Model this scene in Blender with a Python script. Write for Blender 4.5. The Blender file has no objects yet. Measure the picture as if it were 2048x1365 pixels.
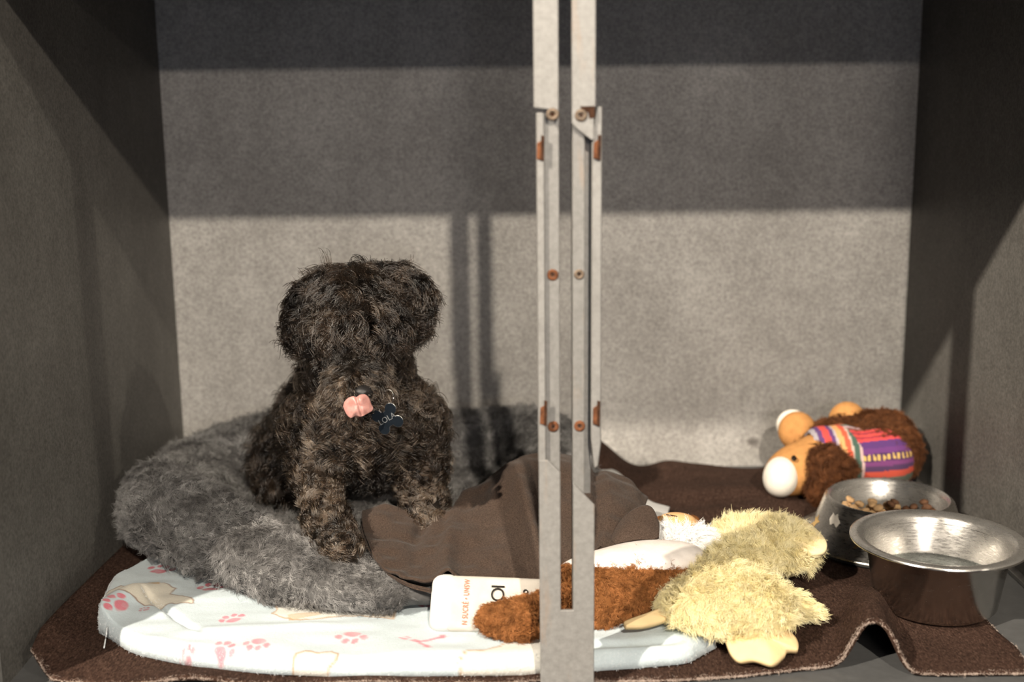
import bpy, bmesh, math, random
import numpy as np
from mathutils import Vector, Matrix

rng = np.random.default_rng(7)
random.seed(7)
scene = bpy.context.scene
COL = scene.collection

# ------------------------------------------------------------------ camera
FPX = 2413.4
CAM = np.array([-.0630, -1.2078, .6212])
TILT, YAW, ROLL = .19761, .00645, -.01133
F_ = np.array([math.sin(YAW)*math.cos(TILT), math.cos(YAW)*math.cos(TILT), -math.sin(TILT)])
R_ = np.array([math.cos(YAW), -math.sin(YAW), 0.])
U_ = np.cross(R_, F_)
R2 = math.cos(ROLL)*R_ + math.sin(ROLL)*U_
U2 = -math.sin(ROLL)*R_ + math.cos(ROLL)*U_
cam_data = bpy.data.cameras.new('camera')
cam = bpy.data.objects.new('camera', cam_data)
COL.objects.link(cam)
cam_data.sensor_width = 36.0
cam_data.lens = FPX/2048*36
cam_data.clip_start = .05
mw = Matrix.Identity(4)
for i in range(3):
    mw[i][0], mw[i][1], mw[i][2], mw[i][3] = R2[i], U2[i], -F_[i], CAM[i]
cam.matrix_world = mw
scene.camera = cam
cam_data.dof.use_dof = True
cam_data.dof.focus_distance = 1.47
cam_data.dof.aperture_fstop = 2.8

# ------------------------------------------------------------------ world, lights, exposure
world = bpy.data.worlds.new('room_light')
scene.world = world
world.use_nodes = True
bg = world.node_tree.nodes['Background']
bg.inputs[0].default_value = (.72, .78, 1.0, 1)
bg.inputs[1].default_value = .042


def lamp(name, loc, watt, col, size):
    d = bpy.data.lights.new(name, 'POINT')
    d.energy = watt
    d.color = col
    d.shadow_soft_size = size
    o = bpy.data.objects.new(name, d)
    COL.objects.link(o)
    o.location = loc
    return o


WARM = (1.0, .885, .735)
lamp('ceiling_spot', (.60, -4.30, 3.00), 1100, WARM, .045)          # in front, casts the post onto the back wall
lamp('ceiling_spot', (-2.62, -2.40, 3.10), 1420, WARM, .045)        # left, lights the right wall
lamp('ceiling_spot', (3.95, -2.60, 2.85), 255, (1.0, .90, .74), .045)   # right, lights the left wall
tube_lamp = lamp('ceiling_tube', (.75, -9.60, 2.85), 200, (1.0, .88, .77), .12)     # long tube lamp far down the room
tube_lamp.data.type = 'AREA'
tube_lamp = bpy.data.objects['ceiling_tube']
tube_lamp.data.shape = 'RECTANGLE'
tube_lamp.data.size, tube_lamp.data.size_y = 1.8, .12
tube_lamp.rotation_euler = (math.radians(75), 0, 0)

win = lamp('front_fill', (.25, -7.0, 1.05), 30, (.84, .88, 1.0), .1)     # added frontal fill light that lifts the top of the back wall
win.data.type = 'AREA'
win = bpy.data.objects['front_fill']
win.data.shape = 'RECTANGLE'
win.data.size, win.data.size_y = 1.6, .9
win.rotation_euler = (math.radians(90), 0, 0)

scene.view_settings.view_transform = 'Standard'
scene.view_settings.look = 'None'
scene.view_settings.exposure = 0.0
scene.view_settings.gamma = 1.0
scene.view_settings.use_curve_mapping = False


# ------------------------------------------------------------------ helpers
def at(u, v, x=None, y=None, z=None):
    """point seen at photo position (u, v) lying in the given plane"""
    d = F_ + R2*((u-1024)/FPX) + U2*((682.5-v)/FPX)
    ax, val = (0, x) if x is not None else (1, y) if y is not None else (2, z)
    return CAM + d*((val-CAM[ax])/d[ax])


def unit(a):
    a = np.asarray(a, float)
    return a/np.maximum(np.linalg.norm(a, axis=-1, keepdims=True), 1e-9)


def tag(o, label=None, cat=None, group=None, kind=None):
    if label: o['label'] = label
    if cat: o['category'] = cat
    if group: o['group'] = group
    if kind: o['kind'] = kind
    return o


def thing(name, label, cat, loc=(0, 0, 0), group=None):
    o = bpy.data.objects.new(name, None)
    o.empty_display_size = .02
    COL.objects.link(o)
    o.location = tuple(float(c) for c in loc)
    return tag(o, label, cat, group)


def put(o, parent):
    """link o (built in world coordinates) and hang it under parent"""
    if o.name not in COL.objects:
        COL.objects.link(o)
    if parent is not None:
        o.parent = parent
        if parent.type == 'EMPTY':
            o.matrix_parent_inverse = Matrix.Translation(-Vector(parent.location))
    return o


def mobj(name, V, F, mat, parent=None, smooth=True, cols=None):
    me = bpy.data.meshes.new(name)
    V = np.asarray(V, float)
    me.from_pydata(V.tolist(), [], F.tolist() if hasattr(F, 'tolist') else F)
    me.polygons.foreach_set('use_smooth', [smooth]*len(me.polygons))
    if cols is not None:
        a = me.color_attributes.new('print', 'FLOAT_COLOR', 'POINT')
        c = np.ones((len(V), 4), np.float32)
        c[:, :3] = cols
        a.data.foreach_set('color', c.ravel())
    me.materials.append(mat)
    me.update()
    return put(bpy.data.objects.new(name, me), parent)


def bm_obj(name, bm, mat, parent=None, smooth=False):
    bmesh.ops.recalc_face_normals(bm, faces=bm.faces)
    me = bpy.data.meshes.new(name)
    bm.to_mesh(me)
    bm.free()
    me.polygons.foreach_set('use_smooth', [smooth]*len(me.polygons))
    me.materials.append(mat)
    return put(bpy.data.objects.new(name, me), parent)


def add_box(bm, x, y, z, bevel=0.0):
    r = bmesh.ops.create_cube(bm, size=1)
    vs = r['verts']
    for v in vs:
        v.co = Vector(((x[0]+x[1])/2+v.co.x*(x[1]-x[0]), (y[0]+y[1])/2+v.co.y*(y[1]-y[0]), (z[0]+z[1])/2+v.co.z*(z[1]-z[0])))
    if bevel:
        es = list({e for v in vs for e in v.link_edges})
        bmesh.ops.bevel(bm, geom=es, offset=bevel, segments=2, affect='EDGES', profile=.6)


def box(name, x, y, z, mat, parent=None, bevel=0.0):
    bm = bmesh.new()
    add_box(bm, x, y, z, bevel)
    return bm_obj(name, bm, mat, parent)


def prism(name, pts, y0, y1, mat, parent=None, bevel=.0006):
    """outline in (x, z), thick along y"""
    bm = bmesh.new()
    a = [bm.verts.new((p[0], y0, p[1])) for p in pts]
    b = [bm.verts.new((p[0], y1, p[1])) for p in pts]
    bm.faces.new(a)
    bm.faces.new(b[::-1])
    n = len(pts)
    for i in range(n):
        bm.faces.new((a[i], b[i], b[(i+1) % n], a[(i+1) % n]))
    bmesh.ops.recalc_face_normals(bm, faces=bm.faces)
    if bevel:
        bmesh.ops.bevel(bm, geom=list(bm.edges), offset=bevel, segments=1, affect='EDGES')
    return bm_obj(name, bm, mat, parent)


def lathe(prof, n=72, c=(0, 0, 0), flip=1):
    """prof: list of (r, z)"""
    prof = np.array(prof, float)
    th = np.linspace(0, 2*math.pi, n, endpoint=False)
    V = np.stack([prof[:, None, 0]*np.cos(th), prof[:, None, 0]*np.sin(th), np.repeat(prof[:, 1:2], n, 1)], -1)
    V = V.reshape(-1, 3)+np.array(c)
    F = []
    for i in range(len(prof)-1):
        for j in range(n):
            k = (j+1) % n
            F.append((i*n+j, i*n+k, (i+1)*n+k, (i+1)*n+j)[::flip])
    return V, F


def tube(pts, r, n=6):
    pts = np.asarray(pts, float)
    r = np.broadcast_to(np.asarray(r, float), (len(pts),))
    T = unit(np.gradient(pts, axis=0))
    up = np.array([.13, .27, 1.]) if abs(T[0][2]) < .9 else np.array([1., .2, .1])
    A = unit(np.cross(T, up))
    B = np.cross(T, A)
    th = np.linspace(0, 2*math.pi, n, endpoint=False)
    V = pts[:, None]+r[:, None, None]*(A[:, None]*np.cos(th)[None, :, None]+B[:, None]*np.sin(th)[None, :, None])
    m = len(pts)
    F = [(i*n+j, i*n+(j+1) % n, (i+1)*n+(j+1) % n, (i+1)*n+j) for i in range(m-1) for j in range(n)]
    F += [tuple(range(n-1, -1, -1)), tuple(range((m-1)*n, m*n))]
    return V.reshape(-1, 3), F


# --- smooth noise on points
def vnoise(P, scale, seed=0):
    P = np.asarray(P, float)*scale+seed*17.31
    i = np.floor(P).astype(np.int64)
    f = P-i
    f = f*f*(3-2*f)
    out = 0
    for dx in (0, 1):
        for dy in (0, 1):
            for dz in (0, 1):
                h = ((i[..., 0]+dx)*374761393+(i[..., 1]+dy)*668265263+(i[..., 2]+dz)*2147483647 + seed*974711) & 0xffffffff
                h = ((h ^ (h >> 13))*1274126177) & 0xffffffff
                h = ((h ^ (h >> 16)) & 0xffff)/65535.
                w = (f[..., 0] if dx else 1-f[..., 0])*(f[..., 1] if dy else 1-f[..., 1])*(f[..., 2] if dz else 1-f[..., 2])
                out = out+w*h
    return out*2-1


# --- signed distance shapes and surface nets
def rot(rx=0, ry=0, rz=0):
    m = Matrix.Rotation(rz, 3, 'Z') @ Matrix.Rotation(ry, 3, 'Y') @ Matrix.Rotation(rx, 3, 'X')
    return np.array(m)


def frame(x, y=None):
    """rotation whose columns are x, y', z' with x along the given direction"""
    x = unit(x)
    h = np.array([0, 0, 1.]) if y is None else np.asarray(y, float)
    z = unit(np.cross(x, h)) if y is not None else unit(h-x*np.dot(h, x))
    if y is not None:
        yy = np.cross(z, x)
        return np.stack([x, yy, z], 1)
    yy = np.cross(z, x)
    return np.stack([x, yy, z], 1)


def ell(c, r, R=None):
    c, r = np.asarray(c, float), np.asarray(r, float)
    def f(P):
        q = P-c
        if R is not None:
            q = q @ R
        k0 = np.linalg.norm(q/r, axis=-1)
        k1 = np.linalg.norm(q/(r*r), axis=-1)
        return k0*(k0-1)/np.maximum(k1, 1e-6)
    f.box = (c-max(r)-.01, c+max(r)+.01)
    return f


def cap(a, ra, b, rb):
    a, b = np.asarray(a, float), np.asarray(b, float)
    ba = b-a
    L = ba @ ba
    def f(P):
        t = np.clip(((P-a) @ ba)/L, 0, 1)
        return np.linalg.norm(P-a-t[..., None]*ba, axis=-1)-(ra+(rb-ra)*t)
    m = max(ra, rb)+.01
    f.box = (np.minimum(a, b)-m, np.maximum(a, b)+m)
    return f


def chain(pts, rad):
    return [cap(pts[i], rad[i], pts[i+1], rad[i+1]) for i in range(len(pts)-1)]


def rbox(c, half, r, R=None):
    c, half = np.asarray(c, float), np.asarray(half, float)
    def f(P):
        q = P-c
        if R is not None:
            q = q @ R
        q = np.abs(q)-half+r
        return np.linalg.norm(np.maximum(q, 0), axis=-1)+np.minimum(q.max(-1), 0)-r
    m = np.linalg.norm(half)+.01
    f.box = (c-m, c+m)
    return f


def smin(fs, P, k):
    d = None
    for f in fs:
        e = f(P)
        if d is None:
            d = e
        else:
            h = np.clip(.5+.5*(e-d)/k, 0, 1)
            d = e*(1-h)+d*h-k*h*(1-h)
    return d


def nets(fs, h, k=.01, extra=None):
    lo = np.min([f.box[0] for f in fs], 0)-2*h
    hi = np.max([f.box[1] for f in fs], 0)+2*h
    n = np.ceil((hi-lo)/h).astype(int)+1
    ax = [lo[i]+h*np.arange(n[i]) for i in range(3)]
    G = np.stack(np.meshgrid(*ax, indexing='ij'), -1)
    D = smin(fs, G.reshape(-1, 3), k)
    if extra is not None:
        D = extra(G.reshape(-1, 3), D)
    D = D.reshape(n)
    S = D < 0
    acc = np.zeros(tuple(n-1)+(3,))
    cnt = np.zeros(tuple(n-1))
    # edges of each cell
    for a in range(3):
        b, c = [i for i in range(3) if i != a]
        sl0 = [slice(None)]*3; sl1 = [slice(None)]*3
        sl0[a] = slice(0, -1); sl1[a] = slice(1, None)
        d0, d1 = D[tuple(sl0)], D[tuple(sl1)]
        cr = (d0 < 0) != (d1 < 0)
        t = np.where(cr, d0/np.where(cr, d0-d1, 1), 0)
        for ob in (0, 1):
            for oc in (0, 1):
                s = [slice(None)]*3
                s[b] = slice(ob, n[b]-1+ob); s[c] = slice(oc, n[c]-1+oc)
                m = cr[tuple(s)]
                p = np.zeros(m.shape+(3,))
                p[..., a] = t[tuple(s)]; p[..., b] = ob; p[..., c] = oc
                acc += p*m[..., None]
                cnt += m
    act = cnt > 0
    idx = -np.ones(tuple(n-1), int)
    idx[act] = np.arange(act.sum())
    cell = np.argwhere(act)
    V = lo+h*(cell+acc[act]/cnt[act][:, None])
    Fs = []
    for a in range(3):
        b, c = (a+1) % 3, (a+2) % 3
        sl0 = [slice(1, -1)]*3; sl1 = [slice(1, -1)]*3
        sl0[a] = slice(0, -1); sl1[a] = slice(1, None)
        s0, s1 = S[tuple(sl0)], S[tuple(sl1)]
        e = np.argwhere(s0 != s1)
        if not len(e):
            continue
        ins = s0[tuple(e.T)]
        e = e.copy()
        base = e.copy()
        off = np.ones(3, int); off[a] = 0
        base += off
        q = []
        for ob, oc in ((-1, -1), (0, -1), (0, 0), (-1, 0)):
            g = base.copy()
            g[:, b] += ob; g[:, c] += oc
            q.append(idx[tuple(g.T)])
        q = np.stack(q, 1)
        q[~ins] = q[~ins][:, ::-1]
        Fs.append(q)
    return V, np.concatenate(Fs)


def relax(V, F, it=2, w=.5):
    E = np.concatenate([F[:, [i, (i+1) % F.shape[1]]] for i in range(F.shape[1])])
    for _ in range(it):
        S = np.zeros_like(V); c = np.zeros(len(V))
        np.add.at(S, E[:, 0], V[E[:, 1]]); np.add.at(c, E[:, 0], 1)
        V = V*(1-w)+w*S/np.maximum(c, 1)[:, None]
    return V


def vnormals(V, F):
    a = V[F[:, 2]]-V[F[:, 0]]
    b = V[F[:, 3 if F.shape[1] == 4 else 1]]-V[F[:, 1 if F.shape[1] == 4 else 0]]
    n = np.cross(a, b) if F.shape[1] == 4 else np.cross(V[F[:, 1]]-V[F[:, 0]], V[F[:, 2]]-V[F[:, 0]])
    N = np.zeros_like(V)
    for i in range(F.shape[1]):
        np.add.at(N, F[:, i], n)
    return unit(N)


# --- control-net cloth patches
def spline1(C, n):
    """catmull-rom along axis 0"""
    C = np.asarray(C, float)
    m = len(C)
    t = np.linspace(0, m-1, n)
    i = np.clip(np.floor(t).astype(int), 0, m-2)
    f = (t-i).reshape((-1,)+(1,)*(C.ndim-1))
    g = lambda k: C[np.clip(k, 0, m-1)]
    p0, p1, p2, p3 = g(i-1), g(i), g(i+1), g(i+2)
    p0 = np.where((i == 0).reshape(f.shape), 2*p1-p2, p0)
    p3 = np.where((i == m-2).reshape(f.shape), 2*p2-p1, p3)
    return .5*((2*p1)+(-p0+p2)*f+(2*p0-5*p1+4*p2-p3)*f*f+(-p0+3*p1-3*p2+p3)*f**3)


def patch(C, nu, nv):
    A = spline1(C, nu)
    B = spline1(np.swapaxes(A, 0, 1), nv)
    return np.swapaxes(B, 0, 1)


def grid_faces(nu, nv):
    i, j = np.meshgrid(np.arange(nu-1), np.arange(nv-1), indexing='ij')
    a = (i*nv+j).ravel()
    return np.stack([a, a+1, a+nv+1, a+nv], 1)


def shell(G, thick, flip=False):
    """give a grid of points a thickness downwards along its normals; returns verts, faces"""
    nu, nv = G.shape[:2]
    V = G.reshape(-1, 3)
    F = grid_faces(nu, nv)
    if flip:
        F = F[:, ::-1]
    N = vnormals(V, F)
    W = V-N*thick
    m = len(V)
    B = F[:, ::-1]+m
    I = np.arange(m).reshape(nu, nv)
    ring = np.concatenate([I[0, :], I[1:, -1], I[-1, -2::-1], I[-2:0:-1, 0]])
    r2 = np.roll(ring, -1)
    S = np.stack([ring, ring+m, r2+m, r2], 1)
    if flip:
        S = S[:, ::-1]
    return np.concatenate([V, W]), np.concatenate([F, B, S]), F, N


def felt_piece(name, pts, mat, th=.004, dome=.004, parent=None, n=10, up=(0, -.25, 1.), warp=None):
    """flat felt shape: outline of 3D points, domed towards its middle"""
    P = spline1(np.array(pts+[pts[0]]), 14*len(pts))[:-1]
    c = P.mean(0)
    up = unit(np.array(up, float))
    m = len(P)
    V, F = [], []
    for k in range(n):
        f = 1-(k/n)**1.2
        V.append(c+(P-c)*f+up*dome*(1-f*f))
    V = np.concatenate(V)
    V = np.concatenate([V, [c+up*dome]])
    for k in range(n-1):
        for j in range(m):
            F.append((k*m+j, k*m+(j+1) % m, (k+1)*m+(j+1) % m, (k+1)*m+j))
    tri = [((n-1)*m+j, (n-1)*m+(j+1) % m, n*m) for j in range(m)]
    b0 = len(V)
    V = np.concatenate([V, P-up*th])
    for j in range(m):
        F.append((j, b0+j, b0+(j+1) % m, (j+1) % m))
    Fa = F+tri+[tuple(b0+j for j in range(m))]
    if warp is not None:
        V = warp(V)
    o = mobj(name, V, Fa, mat, parent)
    bm = bmesh.new(); bm.from_mesh(o.data)
    bmesh.ops.recalc_face_normals(bm, faces=bm.faces)
    bm.to_mesh(o.data); bm.free()
    return o


# --- fur as strands
def fur(name, V, F, mat, parent, n, per, length, comb, lift=.6, curl=.0, freq=1.5, spread=.006, tight=.6,
        rad=.00035, steps=7, weight=None, lfn=None, grav=.0, jit=.25, sink=.001, seed=1, taper=.75):
    g = np.random.default_rng(seed)
    T = np.concatenate([F[:, [0, 1, 2]], F[:, [0, 2, 3]]]) if F.shape[1] == 4 else F
    N = vnormals(V, F)
    a, b, c = V[T[:, 0]], V[T[:, 1]], V[T[:, 2]]
    w = np.linalg.norm(np.cross(b-a, c-a), axis=1)
    if weight is not None:
        w = w*weight((a+b+c)/3, unit(N[T[:, 0]]))
    t = g.choice(len(T), n, p=w/w.sum())
    r1, r2 = np.sqrt(g.random(n)), g.random(n)
    bc = np.stack([1-r1, r1*(1-r2), r1*r2], 1)
    P = np.einsum('nk,nkd->nd', bc, V[T[t]])
    Nn = unit(np.einsum('nk,nkd->nd', bc, N[T[t]]))
    cv = comb(P, Nn)
    cv = cv-Nn*np.sum(cv*Nn, 1, keepdims=True)
    cl = np.linalg.norm(cv, axis=1, keepdims=True)
    Tn = cv/np.maximum(cl, 1e-6)
    L = np.full(n, length)*(.75+.5*g.random(n))
    if lfn is not None:
        L = L*lfn(P, Nn)
    D0 = unit(Nn*lift+Tn*np.minimum(cl, 1)+jit*g.normal(size=(n, 3))*.5)
    D1 = unit(Nn*lift*.15+Tn*np.minimum(cl, 1)+np.array([0, 0, -grav])+jit*g.normal(size=(n, 3)))
    B1 = unit(np.cross(D0, g.normal(size=(n, 3))))
    B2 = np.cross(D0, B1)
    ph = g.random(n)*6.28
    fr = freq*(.7+.6*g.random(n))
    sg = np.sign(g.random(n)-.5)
    # strands
    k = per
    off = g.normal(size=(n, k, 3))
    off = off-Nn[:, None]*np.sum(off*Nn[:, None], -1, keepdims=True)
    off = unit(off)*np.sqrt(g.random((n, k, 1)))*spread
    s = np.linspace(0, 1, steps)
    sl = (.65+.35*g.random((n, k)))
    S = sl[..., None]*s
    path = (L[:, None, None, None]*(D0[:, None, None]*S[..., None]+(D1-D0)[:, None, None]*(S**2)[..., None]*.6))
    A = curl*np.minimum(L/length, 1.3)[:, None, None]*np.minimum(S*2.2, 1)
    an = ph[:, None, None]+6.283*fr[:, None, None]*S*sg[:, None, None]+.5*g.normal(size=(n, k, 1))
    cu = A[..., None]*(np.cos(an)[..., None]*B1[:, None, None]+np.sin(an)[..., None]*B2[:, None, None])
    cu = cu-cu[:, :, :1]
    sj = g.normal(size=(n, k, 1, 3))*L[:, None, None, None]*.10*S[..., None]
    X = P[:, None, None]-Nn[:, None, None]*sink+off[:, :, None]*(1-tight*S[..., None])+path+cu+sj
    X = X.reshape(n*k, steps, 3).astype(np.float32)
    cd = bpy.data.hair_curves.new(name)
    cd.add_curves([steps]*(n*k))
    cd.attributes['position'].data.foreach_set('vector', X.ravel())
    ra = cd.attributes.get('radius') or cd.attributes.new('radius', 'FLOAT', 'POINT')
    rr = rad*(1-taper*s)[None, :]*(.7+.6*g.random((n*k, 1)))
    ra.data.foreach_set('value', rr.astype(np.float32).ravel())
    ti = cd.attributes.new('tint', 'FLOAT', 'CURVE')
    tv = np.clip(.6*np.repeat(g.random(n), k)+.4*g.random(n*k), 0, 1)
    ti.data.foreach_set('value', tv.astype(np.float32))
    cd.materials.append(mat)
    o = put(bpy.data.objects.new(name, cd), parent)
    o['kind'] = 'stuff'
    return o


# ------------------------------------------------------------------ materials
class NT:
    def __init__(s, name):
        s.m = bpy.data.materials.new(name)
        s.m.use_nodes = True
        s.t = s.m.node_tree
        s.b = s.t.nodes['Principled BSDF']
        s.out = s.t.nodes['Material Output']
        s.tc = s.t.nodes.new('ShaderNodeTexCoord')

    def n(s, typ, **kw):
        o = s.t.nodes.new(typ)
        for k, v in kw.items():
            setattr(o, k, v)
        return o

    def link(s, a, b):
        s.t.links.new(a, b)

    def noise(s, scale, detail=3, rough=.6, stretch=None, src=None):
        o = s.n('ShaderNodeTexNoise')
        o.inputs['Scale'].default_value = scale
        o.inputs['Detail'].default_value = detail
        o.inputs['Roughness'].default_value = rough
        v = src or s.tc.outputs['Object']
        if stretch:
            mp = s.n('ShaderNodeMapping')
            mp.inputs['Scale'].default_value = stretch
            s.link(v, mp.inputs['Vector'])
            v = mp.outputs[0]
        s.link(v, o.inputs['Vector'])
        return o.outputs['Fac']

    def ramp(s, fac, stops, interp='LINEAR'):
        r = s.n('ShaderNodeValToRGB')
        r.color_ramp.interpolation = interp
        el = r.color_ramp.elements
        while len(el) < len(stops):
            el.new(.5)
        for e, (p, c) in zip(el, stops):
            e.position = p
            e.color = (c[0], c[1], c[2], 1)
        s.link(fac, r.inputs['Fac'])
        return r.outputs['Color']

    def mix(s, fac, a, b, mode='MIX'):
        m = s.n('ShaderNodeMix', data_type='RGBA', blend_type=mode)
        for sock, val in ((m.inputs[0], fac), (m.inputs[6], a), (m.inputs[7], b)):
            if isinstance(val, (int, float)):
                sock.default_value = val
            elif isinstance(val, tuple):
                sock.default_value = (val[0], val[1], val[2], 1)
            else:
                s.link(val, sock)
        return m.outputs[2]

    def bump(s, h, strength, dist):
        b = s.n('ShaderNodeBump')
        b.inputs['Strength'].default_value = strength
        b.inputs['Distance'].default_value = dist
        s.link(h, b.inputs['Height'])
        s.link(b.outputs[0], s.b.inputs['Normal'])

    def set(s, **kw):
        for k, v in kw.items():
            s.b.inputs[k.replace('_', ' ')].default_value = v
        return s

    def col(s, c):
        if isinstance(c, tuple):
            s.b.inputs['Base Color'].default_value = (c[0], c[1], c[2], 1)
        else:
            s.link(c, s.b.inputs['Base Color'])
        return s


def plain(name, c, rough=.6, metal=0., var=.12, vs=40, bump=0., bs=400, bd=.001, spec=.4, sheen=0.):
    t = NT(name)
    lo = tuple(x*(1-var) for x in c)
    hi = tuple(min(x*(1+var), 1) for x in c)
    t.col(t.ramp(t.noise(vs), [(.3, lo), (.7, hi)]))
    t.set(Roughness=rough, Metallic=metal)
    t.b.inputs['Specular IOR Level'].default_value = spec
    if sheen:
        t.b.inputs['Sheen Weight'].default_value = sheen
        t.b.inputs['Sheen Roughness'].default_value = .5
    if bump:
        t.bump(t.noise(bs, 2), bump, bd)
    return t.m


def wall_material(name, base, spec=.4, stains=()):
    t = NT(name)
    fine = t.noise(230, 4, .75)
    big = t.noise(7, 4, .6)
    strk = t.noise(26, 3, .6, (1, 1, .06))
    c = t.ramp(fine, [(.32, tuple(b*.62 for b in base)), (.68, tuple(b*1.3 for b in base))])
    c = t.mix(.7, c, t.ramp(big, [(.3, (.74, .72, .70)), (.7, (1.14, 1.13, 1.11))]), 'MULTIPLY')
    c = t.mix(.4, c, t.ramp(t.noise(60, 3, .6), [(.35, (.80, .79, .78)), (.65, (1.1, 1.1, 1.1))]), 'MULTIPLY')
    c = t.mix(.35, c, t.ramp(strk, [(.35, (.82, .82, .81)), (.65, (1.06, 1.06, 1.06))]), 'MULTIPLY')
    for sp, r in stains:
        vm = t.n('ShaderNodeVectorMath', operation='DISTANCE')
        t.link(t.tc.outputs['Object'], vm.inputs[0])
        vm.inputs[1].default_value = sp
        c = t.mix(t.ramp(vm.outputs['Value'], [(r*.2, (.75,)*3), (r, (0, 0, 0))]), c, (.06, .05, .045))
    t.col(c)
    t.set(Roughness=.5, Metallic=.1)
    t.b.inputs['Specular IOR Level'].default_value = spec
    t.bump(fine, .25, .0012)
    return t.m


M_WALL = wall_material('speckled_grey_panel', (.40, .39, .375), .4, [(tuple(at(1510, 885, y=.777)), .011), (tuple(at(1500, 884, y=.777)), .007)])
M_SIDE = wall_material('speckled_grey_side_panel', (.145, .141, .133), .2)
M_FLOOR = plain('grey_pan', (.115, .117, .118), .42, .25, .1, 60, .15, 300, .0005)


def post_material(name, k):
    t = NT(name)
    c = t.ramp(t.noise(160, 4, .7), [(.3, (.36*k, .352*k, .335*k)), (.7, (.50*k, .49*k, .47*k))])
    st = t.noise(55, 4, .65, (1, 1, .18))
    c = t.mix(t.ramp(st, [(.60, (0, 0, 0)), (.78, (.55, .55, .55))]), c, (.34, .24, .17))
    t.col(c)
    t.set(Roughness=.5, Metallic=.2)
    t.bump(t.noise(300, 2), .12, .0005)
    return t.m


M_POST = post_material('worn_pale_steel', .64)
M_STRIP = post_material('shaded_post_steel', .54)  # darker copy of the post steel, standing in for shade on the strips
M_RUST = plain('rust', (.15, .058, .026), .85, 0, .5, 180, .6, 500, .001, .2)
M_RUSTDARK = plain('dark_rust', (.05, .024, .014), .9, 0, .4, 200, .4, 500, .001, .1)


def felt_material():
    t = NT('brown_felted_wool')
    fib = t.noise(420, 4, .8, (1, .35, 1))
    c = t.ramp(fib, [(.34, (.017, .0092, .0066)), (.55, (.060, .034, .025)), (.74, (.14, .088, .066))])
    c = t.mix(.6, c, t.ramp(t.noise(18, 3), [(.3, (.7, .68, .66)), (.7, (1.15, 1.12, 1.1))]), 'MULTIPLY')
    t.col(c)
    t.set(Roughness=.95)
    t.b.inputs['Specular IOR Level'].default_value = .1
    t.bump(t.noise(260, 4, .75), .7, .003)
    return t.m


M_FELT = felt_material()
M_FELTHAIR = plain('felt_fuzz', (.09, .055, .04), .9, 0, .5, 300, spec=.1)
M_FELTEDGE = plain('pale_felt_edge_fuzz', (.42, .34, .29), .9, 0, .4, 300, spec=.1)


def fleece_material():
    t = NT('printed_white_fleece')
    a = t.n('ShaderNodeAttribute', attribute_name='print')
    c = t.mix(.35, a.outputs['Color'], t.ramp(t.noise(240, 4, .75), [(.3, (.78, .79, .80)), (.7, (1.05, 1.05, 1.05))]), 'MULTIPLY')
    t.col(c)
    t.set(Roughness=.9)
    t.b.inputs['Specular IOR Level'].default_value = .1
    t.b.inputs['Sheen Weight'].default_value = .2
    t.bump(t.noise(330, 4, .8), .5, .002)
    return t.m


M_FLEECE = fleece_material()
M_FLEECEHAIR = plain('fleece_fuzz', (.72, .75, .77), .9, 0, .1, 200, spec=.1)


def cloth_material():
    t = NT('taupe_fleece_cloth')
    c = t.ramp(t.noise(520, 3, .8), [(.3, (.030, .020, .015)), (.7, (.085, .060, .047))])
    c = t.mix(.5, c, t.ramp(t.noise(9, 3), [(.3, (.80, .70, .62)), (.7, (1.1, 1.1, 1.1))]), 'MULTIPLY')
    t.col(c)
    t.set(Roughness=.92)
    t.b.inputs['Specular IOR Level'].default_value = .12
    t.b.inputs['Sheen Weight'].default_value = .06
    t.bump(t.noise(520, 3, .8), .35, .0012)
    return t.m


M_CLOTH = cloth_material()


def hair_material(name, c_lo, c_hi, tip=None, rough=.35, patch=None, spec=.5, power=1., chiang=False):
    t = NT(name)
    hi = t.n('ShaderNodeHairInfo')
    at_ = t.n('ShaderNodeAttribute', attribute_name='tint')
    mp = t.n('ShaderNodeMath', operation='POWER')
    t.link(at_.outputs['Fac'], mp.inputs[0])
    mp.inputs[1].default_value = power
    c = t.mix(mp.outputs[0], c_lo, c_hi)
    if patch:
        g = t.n('ShaderNodeNewGeometry')
        pn = t.noise(patch[0], 3, .6, None, g.outputs['Position'])
        c = t.mix(1.0, c, t.ramp(pn, [(.38, patch[1]), (.62, patch[2])]), 'MULTIPLY')
    if tip:
        c = t.mix(hi.outputs['Intercept'], c, tip)
    if chiang:
        h = t.n('ShaderNodeBsdfHairPrincipled')
        h.model = 'CHIANG'
        h.parametrization = 'COLOR'
        t.link(c, h.inputs['Color'])
        h.inputs['Roughness'].default_value = rough
        h.inputs['Radial Roughness'].default_value = .45
        h.inputs['Random Roughness'].default_value = .2
        h.inputs['Coat'].default_value = .15
        t.link(h.outputs[0], t.out.inputs['Surface'])
        return t.m
    t.col(c)
    t.set(Roughness=rough)
    t.b.inputs['Specular IOR Level'].default_value = spec
    return t.m


def steel(name, rough, scratch=.12, col=(.62, .60, .57), metal=1.):
    t = NT(name)
    t.col(t.ramp(t.noise(30, 4), [(.3, tuple(x*.85 for x in col)), (.7, col)]))
    r = t.ramp(t.noise(90, 4, .7, (1, 1, 5)), [(.3, (rough*.7,)*3), (.75, (rough*1.5,)*3)])
    t.link(r, t.b.inputs['Roughness'])
    t.set(Metallic=metal)
    t.bump(t.noise(200, 3, .6, (1, 1, 6)), scratch, .0003)
    return t.m


M_BOWL = steel('brushed_bowl_steel', .2)
M_LINING = steel('satin_bowl_lining', .27, .15, (.50, .485, .46), .82)
M_BOWL2 = steel('dull_bowl_steel', .28, .1, (.55, .53, .50))
M_FRAME = steel('cage_frame_steel', .4, .1, (.55, .54, .52))

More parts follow.
